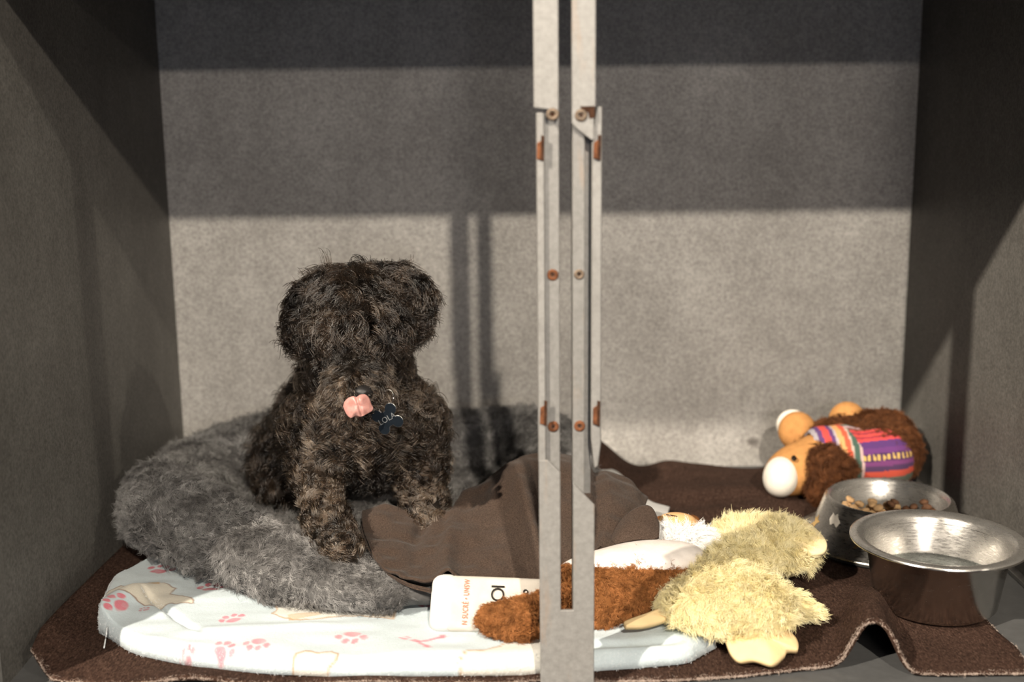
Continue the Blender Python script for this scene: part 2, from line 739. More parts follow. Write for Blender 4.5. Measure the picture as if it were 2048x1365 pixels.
# ------------------------------------------------------------------ the cage (structure)
W2, D, H = .61, .777, .84
box('floor', (-W2-.03, W2+.03), (-.028, D+.02), (-.03, 0), M_FLOOR)['kind'] = 'structure'
wb = box('wall_back', (-W2-.03, W2+.03), (D, D+.02), (0, H+.05), M_WALL); wb['kind'] = 'structure'
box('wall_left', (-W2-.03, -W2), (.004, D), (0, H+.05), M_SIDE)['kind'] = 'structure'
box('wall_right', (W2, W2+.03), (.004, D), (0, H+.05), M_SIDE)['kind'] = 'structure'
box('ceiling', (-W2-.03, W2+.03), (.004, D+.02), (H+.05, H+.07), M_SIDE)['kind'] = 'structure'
box('trim_1', (-W2-.045, W2+.045), (-.028, .004), (H, H+.10), M_POST, None, .002)['kind'] = 'structure'   # header over the doors
box('trim_2', (-W2-.045, -W2+.001), (-.026, .004), (-.03, H), M_POST, None, .002)['kind'] = 'structure'    # left jamb
box('trim_3', (W2-.001, W2+.045), (-.026, .004), (-.03, H), M_POST, None, .002)['kind'] = 'structure'      # right jamb
# thin corner bead where the right wall meets the floor
box('trim_4', (W2-.012, W2), (.02, D), (0, .006), M_FRAME, None, .001)['kind'] = 'structure'


def cage_door(n, x, ang):
    """open front door of steel rods, swung outwards; hinge at (x, -.035)"""
    o = bpy.data.objects.new('door_%d' % n, None)
    COL.objects.link(o)
    o['kind'] = 'structure'
    o.location = (x, -.035, 0)
    o.rotation_euler = (0, 0, ang)
    def part(name, V, F, m=M_FRAME):
        p = mobj(name, V, F, m)
        p.parent = o
    wd, z0, z1 = .575, .02, .80
    ring = np.array([(0, 0, z0), (wd, 0, z0), (wd, 0, z1), (0, 0, z1), (0, 0, z0)], float)
    for a, b in zip(ring[:-1], ring[1:]):
        part('door_rail', *tube([a, (a+b)/2, b], .007, 8))
    for z in (.24, .44, .47):
        part('crossbar', *tube([(0, .006, z), (wd/2, .006, z), (wd, .006, z)], .0045, 8))
    for i in range(1, 28):
        xx = wd*i/28
        part('rod', *tube([(xx, -.004, z0), (xx, -.004, .4), (xx, -.004, z1)], .0030, 6))
    return o


cage_door(1, W2+.03, math.radians(-90))

# ------------------------------------------------------------------ slotted divider post
PY = -.030


def px(u, v):
    p = at(u, v, y=PY)
    return p[0], p[2]


post = thing('divider_post', 'pale worn steel divider post with a long slot, rusty screws and rusty latch slots', 'post', (px(1132, 1300)[0], PY, 0))
zs = lambda v: px(1132, v)[1]
xs = lambda u: px(u, 700)[0]
XC = (xs(1133)); 
x_in_l, x_in_r = xs(1120), xs(1146)
x_l, x_r = xs(1076), xs(1190)
zt = H
# lower U plate; its slanted top edges are a cast shadow's edge built as shape
lp = [(px(1081, 1365)[0], -.03), (px(1188, 1365)[0], -.03), (xs(1190), zs(1012)), (xs(1146), zs(968)), (x_in_r, zs(1222)), (x_in_l, zs(1222)), (xs(1120), zs(946)), (xs(1095), zs(921)), (x_l, zs(921))]
prism('lit_lower_plate', lp, PY, PY+.004, M_POST, post, .0007)
# inner strips
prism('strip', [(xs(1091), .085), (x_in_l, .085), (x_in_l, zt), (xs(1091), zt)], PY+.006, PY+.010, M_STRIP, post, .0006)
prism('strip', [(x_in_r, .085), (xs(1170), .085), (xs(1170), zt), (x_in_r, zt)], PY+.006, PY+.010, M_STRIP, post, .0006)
# return flanges behind the strips, the two walls of the slot
for xa, xb in ((x_in_l-.0016, x_in_l), (x_in_r, x_in_r+.0016)):
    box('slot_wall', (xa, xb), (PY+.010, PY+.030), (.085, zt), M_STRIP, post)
# outer flanges
prism('flange', [(x_l, zs(930)), (xs(1091), zs(930)), (xs(1091), zs(225)), (x_l, zs(225))], PY+.001, PY+.022, M_POST, post, .001)
prism('flange', [(xs(1190), zs(940)), (xs(1197), zs(935)), (xs(1203), zs(890)), (xs(1203), zs(214)), (xs(1193), zs(214)), (xs(1184), zs(270)), (xs(1183), zs(880))], PY+.002, PY+.020, M_POST, post, .001)
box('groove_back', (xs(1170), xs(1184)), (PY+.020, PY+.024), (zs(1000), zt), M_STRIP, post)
# upper cover plates
prism('cover_plate', [(xs(1071), zs(215)), (xs(1119), zs(222)), (xs(1119), zt), (xs(1071), zt)], PY-.002, PY+.003, M_POST, post, .0008)
prism('cover_plate', [(xs(1144), zs(248)), (xs(1158), zs(262)), (xs(1182), zs(281)), (xs(1187), zs(281)), (xs(1187), zs(215)), (xs(1190), zs(213)), (xs(1190), zt), (xs(1144), zt)], PY-.002, PY+.003, M_POST, post, .0008)
# dark notch beside the upper right screw
prism('notch', [(xs(1160), zs(213)), (xs(1188), zs(213)), (xs(1188), zs(236)), (xs(1178), zs(238)), (xs(1175), zs(225)), (xs(1163), zs(222))], PY-.0026, PY-.0021, M_RUSTDARK, post, 0)


def screw(u, v, r, yy, m):
    x, z = px(u, v)
    prof = [(r*.30, -.0008), (r*.34, .0004), (r*.55, .0016), (r*.85, .0013), (r, .0004), (r, -.001)]
    V, F = lathe([(0.0001, -.0008)]+prof, 20)
    V = V[:, [0, 2, 1]]*np.array([1, -1, 1])+np.array([x, yy, z])
    s = mobj('screw', V, F, m, post)
    bm = bmesh.new()
    bmesh.ops.create_circle(bm, cap_ends=True, segments=6, radius=r*.32)
    bm2 = bm_obj('socket', bm, M_RUSTDARK, None)
    bm2.data.transform(Matrix.Translation((x, yy-.0001, z)) @ Matrix.Rotation(math.pi/2, 4, 'X'))
    put(bm2, s)
    return s


M_SCREW = plain('old_screw', (.20, .15, .11), .6, .6, .4, 200, .3, 400, .0005)
for u, v, r, yy, m in ((1105, 229, .0062, PY-.002, M_SCREW), (1162, 231, .0062, PY-.002, M_SCREW), (1106, 552, .0058, PY+.006, M_RUST), (1159, 551, .0052, PY+.006, M_SCREW),
                       (1107, 857, .0058, PY+.006, M_RUST), (1160, 856, .0058, PY+.006, M_RUST)):
    screw(u, v, r, yy, m)
for u, v, s in ((1083, 300, 1), (1193, 300, -1), (1086, 830, 1), (1193, 832, -1)):
    c = prism('latch_catch', [(xs(u-7), zs(v+18)), (xs(u+6), zs(v+20)), (xs(u+7), zs(v-22)), (xs(u-6), zs(v-14))], PY-.001, PY+.004, M_RUST, post, .0006)
    prism('latch_slot', [(xs(u+1), zs(v+20)), (xs(u+7), zs(v+22)), (xs(u+8), zs(v-28)), (xs(u+2), zs(v-30))], PY-.0016, PY-.0008, M_RUSTDARK, c, 0)

# ------------------------------------------------------------------ brown felt blanket on the floor
def sstep(a, b, x):
    t = np.clip((x-a)/(b-a), 0, 1)
    return t*t*(3-2*t)


def felt_z(x, y):
    z = .0065+.0012*vnoise(np.stack([x, y, 0*x], -1), 9, 3)
    # ridge running back from the front edge at the right
    xr = .338+.20*(y-.02)+.15*np.maximum(y-.1, 0)
    wv = .026-.02*np.clip(y, 0, .2)
    hgt = .052*sstep(.30, .03, y)
    z = z+hgt*np.exp(-np.abs((x-xr)/(wv*1.12))**3)
    # wave along the back wall
    z = z+sstep(.60, .76, y)*(.050*np.exp(-((x-.085)/.05)**2)+.008*np.exp(-((x-.21)/.03)**2)+.004*np.sin(x*31))
    z = z+.012*np.exp(-((x-.30)/.12)**2-((y-.60)/.05)**2)*1.0
    z = z+.010*np.exp(-((y-.50-.2*(x-.2))/.03)**2)*sstep(.08, .14, x)*sstep(.42, .30, x)
    # lifted places along the front edge and the curled corner
    z = z+.009*sstep(.05, -.01, y)*(np.exp(-((x+.40)/.05)**2)+.6*np.exp(-((x+.22)/.06)**2)+.4*np.exp(-((x+.02)/.03)**2))
    z = z+.020*sstep(-.56, -.605, x)*sstep(.5, .1, y)
    return z


def felt_grid(nu=230, nv=150):
    s = np.linspace(0, 1, nu)[:, None]
    t = np.linspace(0, 1, nv)[None, :]
    xl, xr = -.600, .512
    x0 = xl+(xr-xl)*s+0*t
    yf = np.interp(x0, [-.6, -.57, -.5, -.35, 0, .12, .19, .26, .30, .34, .37, .42, .52], [.055, .02, .004, -.002, -.006, -.003, .004, .018, .024, .022, .004, .0, .0])
    yb = .762-.004*np.sin(x0*23)
    tt = t**1.15
    y = yf+(yb-yf)*tt
    # side edges wander
    x = x0+(s**6)*np.interp(y, [0, .06, .13, .3, .76], [-.012, -.002, .0, -.005, -.03])+.004*(s**8)*np.sin(y*40)
    x = x+((1-s)**8)*np.interp(y, [0, .1, .3, .45, .76], [.012, -.004, -.005, -.006, -.004])
    return np.stack([x, y, felt_z(x, y)], -1)


G = felt_grid()
Vf, Ff, Ft, _ = shell(G, .005, False)
if vnormals(Vf, Ff)[:len(G.reshape(-1, 3)), 2].mean() < 0:
    Vf, Ff, Ft, _ = shell(G, .005, True)
felt = mobj('felt_blanket', Vf, Ff, M_FELT)
tag(felt, 'thin dark brown felted wool blanket spread over the cage floor under everything', 'blanket')
nG = G.shape[0]*G.shape[1]
fur('stray_fuzz', Vf[:nG], Ft, M_FELTHAIR, felt, 9000, 1, .006, lambda P, N: rng.normal(size=P.shape), .5, .002, 1.2, .002, 0, .00011, 5, jit=.6, seed=3)
# pale fuzzy rim of the blanket
edge = np.concatenate([G[:, 0], G[-1, :]])
E1 = np.concatenate([edge+[0, -.0005, .0], edge+[0, .0025, .0005]])
ne = len(edge)
EF = np.array([(i, i+1, ne+i+1, ne+i) for i in range(ne-1) if np.linalg.norm(edge[i+1]-edge[i]) < .05])
fur('edge_fuzz', E1-[0, 0, .002], EF, M_FELTEDGE, felt, 5200, 2, .0038, lambda P, N: rng.normal(size=P.shape), .8, .0015, 1, .0015, 0, .00022, 4, jit=.7, seed=4, weight=lambda P, N: .35+np.maximum(0, vnoise(P, 90, 5)+.3))

# ------------------------------------------------------------------ printed fleece blanket (folded, on the felt)
def ctrl(rows):
    return np.array([[at(*p[:2], **{('z' if p[2] == 'z' else 'y'): p[3]}) if len(p) == 4 else np.array(p) for p in r] for r in rows])


def fleece_grid(nu=430, nv=300):
    s = np.linspace(0, 1, nu)[:, None]
    t = np.linspace(0, 1, nv)[None, :]
    bx = np.array([-.545, -.495, -.42, -.33, -.22, -.03, .08, .135, .172])
    front = np.interp(s, np.linspace(0, 1, 9), bx)
    fy = np.interp(s, np.linspace(0, 1, 9), [.125, .074, .040, .016, .006, .004, .016, .024, .062])
    backx = np.interp(s, np.linspace(0, 1, 9), [-.575, -.51, -.42, -.32, -.2, -.04, .06, .14, .20])
    by = np.interp(s, np.linspace(0, 1, 9), [.24, .40, .44, .45, .45, .46, .47, .48, .47])
    # smooth in s
    k = np.ones(25)/25
    sm = lambda a: np.convolve(np.pad(a[:, 0], 12, mode='edge'), k, 'valid')[:, None]
    front, fy, backx, by = map(sm, (front, fy, backx, by))
    x = front+(backx-front)*t
    y = fy+(by-fy)*t
    x = x+.006*vnoise(np.stack([x, y, 0*x], -1), 12, 9)
    y = y+.005*vnoise(np.stack([x, y, 0*x], -1), 14, 8)
    # thickness with rounded borders
    du = np.minimum(s*(.74), (1-s)*.74)
    dv = np.minimum(t*.42, (1-t)*.42)
    rr = .017
    e = np.sqrt(np.clip(1-(1-np.clip(du/rr, 0, 1))**2, 0, 1))*np.sqrt(np.clip(1-(1-np.clip(dv/rr, 0, 1))**2, 0, 1))
    th = .021+.004*vnoise(np.stack([x, y, 0*x], -1), 10, 4)+.0022*vnoise(np.stack([x*.6, y*1.6, 0*x], -1), 34, 2)
    # long soft creases
    th = th+.006*np.exp(-((y-.075-.10*(x+.40))/.012)**2)*sstep(-.45, -.40, x)*sstep(-.2, -.3, x)
    th = th-.006*np.exp(-((y-.035-.12*(x-.05))/.007)**2)*sstep(-.03, .03, x)*sstep(.15, .10, x)
    # turned-up fold at the left corner: a wedge between two creases
    ax = (x+.520)-.42*(y-.19)
    fold = np.exp(-(ax/.022)**2)*sstep(.24, .18, y)*sstep(.04, .09, y)
    th = th+.016*fold
    cr = (x+.455)+.85*(y-.125)
    th = th-.006*np.exp(-(cr/.006)**2)*sstep(.06, .09, y)*sstep(.20, .17, y)
    z = .0085+th*e+np.maximum(felt_z(x, y)-.0075, 0)*0
    return np.stack([x, y, z], -1)


GL = fleece_grid()
P2 = GL.reshape(-1, 3)[:, :2]
cols = np.tile(np.array([.53, .615, .655]), (len(P2), 1))
cols += .035*vnoise(np.concatenate([P2, 0*P2[:, :1]], 1), 14, 6)[:, None]


def dist_poly(Q, pts):
    d = np.full(len(Q), 9.)
    for a, b in zip(pts[:-1], pts[1:]):
        a, b = np.array(a), np.array(b)
        t = np.clip(((Q-a) @ (b-a))/max((b-a) @ (b-a), 1e-9), 0, 1)
        d = np.minimum(d, np.linalg.norm(Q-a-t[:, None]*(b-a), axis=1))
    return d


def inside(Q, pts):
    c = np.zeros(len(Q), bool)
    n = len(pts)
    for i in range(n):
        (x1, y1), (x2, y2) = pts[i], pts[(i+1) % n]
        if y1 == y2:
            continue
        c ^= ((y1 > Q[:, 1]) != (y2 > Q[:, 1])) & (Q[:, 0] < (x2-x1)*(Q[:, 1]-y1)/(y2-y1)+x1)
    return c


def paint(mask, c, a=1.):
    global cols
    m = (np.clip(mask, 0, 1)*a)[:, None]
    cols = cols*(1-m)+np.array(c)*m


ZF = .030
fl = lambda u, v: at(u, v, z=ZF)[:2]
wob = np.stack([vnoise(np.concatenate([P2, 0*P2[:, :1]], 1), 160, 21), vnoise(np.concatenate([P2, 0*P2[:, :1]], 1), 160, 22)], 1)*.0016
PQ = P2+wob


def paw_print(u, v, size, ang, c, a=.9):
    size *= .84
    grain = .95+.35*vnoise(np.concatenate([P2, 0*P2[:, :1]], 1), 210, 27)
    o = fl(u, v)
    ca, sa = math.cos(ang), math.sin(ang)
    q = (PQ-o)/size
    q = np.stack([q[:, 0]*ca+q[:, 1]*sa, -q[:, 0]*sa+q[:, 1]*ca], 1)
    for cx, cy, rx, ry in ((0, -.25, .62, .42), (-.85, .25, .26, .32), (-.33, .72, .25, .34), (.33, .72, .25, .34), (.85, .25, .26, .32)):
        d = np.hypot((q[:, 0]-cx)/rx, (q[:, 1]-cy)/ry)
        paint(np.clip((1.12-d)/.3, 0, 1)*grain, c, a)


def outline(pts, fill, line, wd=.0016, a=1., fa=.8):
    w = [fl(*p) for p in pts]
    paint(inside(PQ, w)*1., fill, fa)
    d = dist_poly(PQ, w+[w[0]])
    paint((wd-d)/.0012+.3, line, a)


CREAM, TAN, LINE = (.66, .59, .47), (.48, .29, .11), (.22, .11, .06)
outline([(205, 1195), (240, 1172), (285, 1175), (330, 1168), (352, 1178), (340, 1190), (385, 1200), (388, 1208), (340, 1210), (290, 1212), (262, 1205), (215, 1200)], CREAM, LINE, .0013, .75)
outline([(262, 1176), (318, 1168), (320, 1174), (275, 1182)], TAN, TAN, .0012, .7, .8)
outline([(541, 1205), (560, 1195), (640, 1203), (770, 1196), (792, 1215), (785, 1235), (720, 1228), (660, 1236), (600, 1243), (570, 1240), (545, 1232), (556, 1222)], (.68, .65, .58), (.42, .25, .12), .0014, .8)
outline([(750, 1215), (790, 1210), (788, 1232), (745, 1228)], TAN, TAN, .001, .3, .3)
outline([(575, 1235), (640, 1226), (640, 1232), (580, 1244)], TAN, TAN, .001, .4, .5)
outline([(582, 1318), (592, 1304), (612, 1300), (640, 1303), (662, 1300), (676, 1304), (670, 1313), (655, 1316), (648, 1328), (632, 1332), (626, 1322), (606, 1324), (598, 1334), (586, 1331)], (.68, .65, .58), (.42, .25, .12), .0014, .8)
outline([(916, 1312), (932, 1301), (965, 1300), (1000, 1294), (1020, 1282), (1052, 1276), (1090, 1280), (1130, 1272), (1160, 1290), (1150, 1318), (1100, 1330), (1060, 1326), (1030, 1336), (985, 1326), (940, 1330), (926, 1322)], (.68, .65, .58), (.42, .25, .12), .0014, .8)
outline([(182, 1255), (215, 1262), (240, 1270), (238, 1300), (180, 1300)], (.66, .50, .30), (.45, .28, .14), .0016, .6)
RED, PINK = (.50, .045, .085), (.62, .16, .21)
for u, v, s_, an, c_, a_ in ((423, 1176, .020, .1, RED, .95), (320, 1138, .020, -.2, RED, .9), (237, 1222, .020, 1.3, (.66, .12, .17), .85), (465, 1242, .017, .5, (.70, .16, .22), .85), (445, 1296, .016, -.7, PINK, .8),
                             (515, 1288, .017, 2.9, PINK, .75), (703, 1272, .020, 3.1, (.64, .19, .23), .8), (864, 1208, .016, .5, RED, .9), (320, 1302, .017, 1.2, PINK, .9), (372, 1296, .010, .2, RED, .6),
                             (985, 1263, .009, .2, (.75, .2, .27), .8), (1380, 1302, .014, .4, PINK, .6), (290, 1220, .008, .9, RED, .7), (810, 1274, .008, .1, PINK, .7)):
    paw_print(u, v, s_, an, c_, a_)
for a0, b0 in (((835, 1282), (885, 1273)), ((835, 1282), (855, 1292))):
    paint((.0028-dist_poly(PQ, [fl(*a0), fl(*b0)]))/.001, PINK, .75)
for u, v in ((885, 1272), (855, 1292), (830, 1280)):
    paint((.005-np.linalg.norm(PQ-fl(u, v), axis=1))/.001, PINK, .7)

Vl, Fl_, Ftop, Nl = shell(GL, .006, False)
nL = len(P2)
if vnormals(Vl, Fl_)[:nL, 2].mean() < 0:
    Vl, Fl_, Ftop, Nl = shell(GL, .006, True)
Vl[nL:, 2] = np.maximum(np.minimum(Vl[nL:, 2], Vl[:nL, 2]-.001), .0078)
fleece = mobj('fleece_blanket', Vl, Fl_, M_FLEECE, cols=np.clip(np.concatenate([cols, cols]), 0, 1))
tag(fleece, 'folded white fleece blanket printed with red paw marks and cream dogs, under the grey bed', 'blanket')
fur('edge_fuzz', Vl[:nL], Ftop, M_FLEECEHAIR, fleece, 9000, 2, .0030, lambda P, N: rng.normal(size=P.shape), .9, .001, 1, .001, 0, .00016, 4, jit=.6, seed=6,
    weight=lambda P, N: (N[:, 2] < .75)*1.)
p0 = at(214, 1255, z=.024)
thr = np.array([p0, at(213, 1268, z=.020), at(211, 1280, z=.013), at(208, 1297, z=.009)])
mobj('loose_thread', *tube(spline1(thr, 12), .0009, 6), M_FLEECEHAIR, fleece)


def fleece_h(x, y):
    i = np.argmin((P2[:, 0]-x)**2+(P2[:, 1]-y)**2)
    return GL.reshape(-1, 3)[i, 2]


# ------------------------------------------------------------------ grey plush bed
M_BEDSKIN = plain('grey_bed_fabric', (.085, .083, .082), .95, 0, .3, 60, spec=.1)
M_BEDFUR = hair_material('grey_plush', (.075, .073, .072), (.42, .413, .406), None, .45, (24, (.42, .41, .41), (1.15, 1.15, 1.15)), .4)
bc = np.array([-.235, .455])
bpts = np.array([(-.600, .42), (-.580, .33), (-.50, .245), (-.42, .188), (-.34, .138), (-.26, .112), (-.16, .122), (-.06, .150), (.00, .18), (.045, .28), (.06, .42), (.065, .56), (.055, .66), (.01, .715),
                 (-.10, .735), (-.25, .74), (-.40, .738), (-.50, .722), (-.565, .65), (-.592, .53)])
#      rim height above the floor at each of those points
bh = np.array([.128, .132, .122, .104, .086, .074, .066, .060, .060, .065, .09, .12, .128, .126, .120, .125, .132, .128, .118, .112])
bth = np.arctan2(bpts[:, 1]-bc[1], bpts[:, 0]-bc[0])
o_ = np.argsort(bth)
nth, ns = 220, 56
th = np.linspace(-math.pi, math.pi, nth, endpoint=False)
bp3 = np.concatenate([bth[o_]-2*math.pi, bth[o_], bth[o_]+2*math.pi])
br = np.linalg.norm(bpts-bc, axis=1)[o_]


def per(a):
    c = np.tile(a, 3)
    y = np.interp(th, bp3, c)
    k = np.exp(-np.linspace(-2, 2, 13)**2); k /= k.sum()
    return np.convolve(np.pad(y, 6, mode='wrap'), k, 'valid')


Rb, Hb = per(br), per(bh[o_])
bed_rows = []
q = np.linspace(0, 1, ns)
rimw = .135
for qi in q:
    if qi < .45:            # inner pan up to the rim
        f = qi/.45
        r = (Rb-rimw)*f
        z = .062+0*Rb+.006*np.cos(th*3)*f
        z = z+(Hb-.062)*(.08*f**3)
    else:
        a = (qi-.45)/.55*math.pi*1.13     # roll over the rim and under
        cx_ = Rb-rimw/2
        r = cx_-np.cos(a)*rimw/2*(1 if a < 1.57 else 1.0)
        zt_, zb_ = Hb, np.full_like(Hb, .030)
        mid = (zt_+zb_)/2
        if a < math.pi/2:
            z = .062+(Hb-.062)*(.08+.92*np.sin(a))
        else:
            z = mid+(zt_-mid)*np.sin(a) if a < math.pi else mid+(mid-zb_)*np.sin(a)*1.6
            z = np.where(a < math.pi, np.maximum(z, mid), np.maximum(z, zb_))
    bed_rows.append(np.stack([bc[0]+r*np.cos(th), bc[1]+r*np.sin(th), z], -1))
# closing underneath
bed_rows.append(np.stack([bc[0]+(Rb-rimw*.75)*np.cos(th), bc[1]+(Rb-rimw*.75)*np.sin(th), np.full_like(th, .031)], -1))
bed_rows.append(np.stack([bc[0]+.02*np.cos(th), bc[1]+.02*np.sin(th), np.full_like(th, .031)], -1))
GB = np.stack(bed_rows)
nr = len(bed_rows)
VB = GB.reshape(-1, 3)
lump = vnoise(VB, 13, 31)*.010+vnoise(VB, 34, 32)*.004
ii, jj = np.meshgrid(np.arange(nr-1), np.arange(nth), indexing='ij')
a_ = (ii*nth+jj).ravel(); b_ = (ii*nth+(jj+1) % nth).ravel()
FB = np.stack([a_, b_, b_+nth, a_+nth], 1)[:, ::1]
NB = vnormals(VB, FB)
if NB[nth*30:nth*36, 2].mean() < 0:
    FB = FB[:, ::-1]; NB = -NB
VB = VB+NB*np.where(VB[:, 2:3] > .034, lump[:, None], 0)
VB[:, 0] = np.clip(VB[:, 0], -.598, None)
VB[:, 1] = np.minimum(VB[:, 1], .745)
VB = np.array(VB)
bed = thing('pet_bed', 'thick grey plush fur pet bed with a raised rim, under the black dog', 'pet bed', (bc[0], bc[1], .03))
mobj('cushion', VB, FB, M_BEDSKIN, bed)


def bed_comb(P, N):
    g = np.stack([vnoise(P, 22, 41), vnoise(P, 22, 42), vnoise(P, 22, 43)], -1)
    return g*1.0+np.array([.15, -.25, -.35])


fur('plush_fur', VB, FB, M_BEDFUR, bed, 27000, 9, .0140, bed_comb, .6, .0020, .8, .0030, .45, .00023, 5, jit=.3, seed=8,
    weight=lambda P, N: (P[:, 2] > .034)*np.where(N[:, 1] < .35, 1., .45)*~((P[:, 1] < .30) & (P[:, 0] > np.interp(P[:, 1], [.10, .185, .27, .30], [-.170, -.212, -.228, -.226]))))

# ------------------------------------------------------------------ dog
dog = thing('dog', 'small curly black-brown dog sitting on the grey bed licking its nose', 'dog', at(700, 1000, y=.42)*[1, 1, 0]+[0, 0, .06])
skull = at(716, 632, y=.335)
brow = at(716, 664, y=.280)
muzz0 = at(716, 738, y=.262)
muzz1 = at(716, 786, y=.192)
neck = at(716, 745, y=.40)
chest = at(738, 850, y=.40)
torso = at(695, 850, y=.49)
rump = at(650, 905, y=.57)
shl = at(645, 850, y=.365)
shr = at(812, 850, y=.375)
fs = [ell(skull, (.062, .062, .056)), ell(brow, (.056, .042, .036)), cap(muzz0, .037, muzz1, .032), ell(at(686, 794, y=.203), (.019, .021, .018)), ell(at(746, 794, y=.203), (.019, .021, .018)),
      cap(skull, .050, neck, .060), cap(neck, .062, chest, .074), ell(chest, (.074, .064, .080)), cap(chest, .075, torso, .088), cap(torso, .092, rump, .092),
      cap(shl, .042, at(672, 900, y=.37), .038), cap(shr, .042, at(790, 900, y=.38), .038)]
# front legs: shoulder, elbow, wrist, paw
legL = [shl, at(632, 935, y=.325), at(646, 1010, y=.262), at(660, 1062, y=.222), at(684, 1096, y=.182)]
legR = [shr, at(842, 925, y=.365), at(846, 980, y=.345), at(851, 1020, y=.325), at(858, 1046, y=.300)]
fs += chain(legL, [.036, .025, .018, .017, .019])
fs += chain(legR, [.036, .027, .021, .019, .020])
# haunches and hind feet
hl = at(572, 925, y=.50)
hr = at(805, 940, y=.53)
fs += [ell(hl, (.044, .078, .055), rot(0, 0, .3)), ell(hr, (.040, .075, .055)), cap(hl+[.0, -.05, -.03], .024, hl+[.03, -.09, -.04], .020), cap(hr+[0, -.05, -.03], .024, hr+[-.01, -.10, -.04], .020)]
# tail stub
fs += [cap(rump+[0, .08, -.02], .025, rump+[-.03, .12, .0], .014)]
# ears (folded drop ears)
earL = [at(650, 585, y=.345), at(624, 618, y=.335), at(612, 672, y=.322)]
earR = [at(784, 570, y=.345), at(816, 594, y=.338), at(824, 632, y=.328)]
def flat_ear(p):
    c = (p[0]+p[2])/2
    x = unit(p[2]-p[0])
    return [ell((p[0]+p[1])/2, (.030, .024, .014), frame(p[1]-p[0], (0, 1, 0))[:, [0, 2, 1]]), ell((p[1]+p[2])/2, (.034, .026, .013), frame(p[2]-p[1], (0, 1, 0))[:, [0, 2, 1]])]
fs += flat_ear(earL)+flat_ear(earR)
VD, FD = nets(fs, .006, .022)
VD = relax(VD, FD, 2)
M_DOGSKIN = plain('dark_dog_skin', (.012, .009, .007), .8, 0, .3, 60, spec=.2)
M_DOGHAIR = hair_material('black_brown_dog_hair', (.0018, .0013, .001), (.044, .031, .0225), None, .25, (34, (.16, .15, .14), (1.7, 1.66, 1.6)), .6, 2.2, True)
M_DOGLEG = hair_material('brown_lit_dog_hair', (.003, .0021, .0015), (.21, .152, .11), None, .25, (40, (.2, .18, .16), (1.6, 1.56, 1.5)), .5, 2.2, True)  # brown hair, lightened further to paint lamp light on legs and muzzle
mobj('body', VD, FD, M_DOGSKIN, dog)

M_DOGDARK = hair_material('dark_hair_and_shade', (.0025, .002, .0016), (.016, .012, .009), None, .3, None, .6, 1.6, True)  # near-black hair; in the eye fold its dark tone includes painted shadow
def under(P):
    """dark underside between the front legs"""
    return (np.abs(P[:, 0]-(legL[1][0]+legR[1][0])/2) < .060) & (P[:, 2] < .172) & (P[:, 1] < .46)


def part_w(P):
    """0 body, 1 head, 2 muzzle, 3 leg, 4 ear"""
    r = np.zeros(len(P), int)
    seg = lambda a, b: np.linalg.norm(P-a-np.clip(((P-a) @ (b-a))/((b-a) @ (b-a)), 0, 1)[:, None]*(b-a), axis=1)
    head = (np.linalg.norm(P-skull, axis=1) < .092) | (np.linalg.norm(P-brow, axis=1) < .06)
    r[head] = 1
    r[(seg(muzz0, muzz1) < .045) & (P[:, 1] < .27)] = 2
    lg = np.minimum(np.minimum(seg(legL[1], legL[2]), seg(legL[2], legL[4])), np.minimum(seg(legR[1], legR[2]), seg(legR[2], legR[4])))
    r[lg < .036] = 3
    er = np.minimum(np.minimum(seg(earL[0], earL[1]), seg(earL[1], earL[2])), np.minimum(seg(earR[0], earR[1]), seg(earR[1], earR[2])))
    r[(er < .036) & (np.abs(P[:, 0]-skull[0]) > .048)] = 4
    return r


crown = skull+np.array([0, .01, .05])
zgap = at(716, 712, y=.245)[2]        # the deep fold between fringe and muzzle where the eyes sit


def dog_comb(P, N):
    w = part_w(P)
    c = np.tile(np.array([0., -.15, -1.]), (len(P), 1))
    c += .35*np.stack([vnoise(P, 30, 51), vnoise(P, 30, 52), vnoise(P, 30, 53)], -1)
    h = w == 1
    q = P-crown
    rad_ = unit(q)
    c[h] = (rad_*.9+np.array([0, -.35, -.45]))[h]+.5*np.stack([vnoise(P, 45, 54), vnoise(P, 45, 55), vnoise(P, 45, 56)], -1)[h]
    m = w == 2
    sx = np.clip((P[:, 0]-muzz0[0])/.02, -1, 1)
    c[m] = np.stack([sx*1.0, 0*sx-.35, -.55+0*sx], -1)[m]+.2*np.stack([vnoise(P, 60, 57), vnoise(P, 60, 58), vnoise(P, 60, 59)], -1)[m]
    e = w == 4
    c[e] = np.stack([np.sign(P[:, 0]-skull[0])*.45, 0*sx-.1, -.8+0*sx], -1)[e]+.35*np.stack([vnoise(P, 50, 60), vnoise(P, 50, 61), vnoise(P, 50, 62)], -1)[e]
    return c


def dog_len(P, N):
    w = part_w(P)
    L = np.choose(w, [1.0, 1.05, .68, .62, .92]).astype(float)
    return L*np.where((w == 0) & (P[:, 2] < .12), .8, 1)


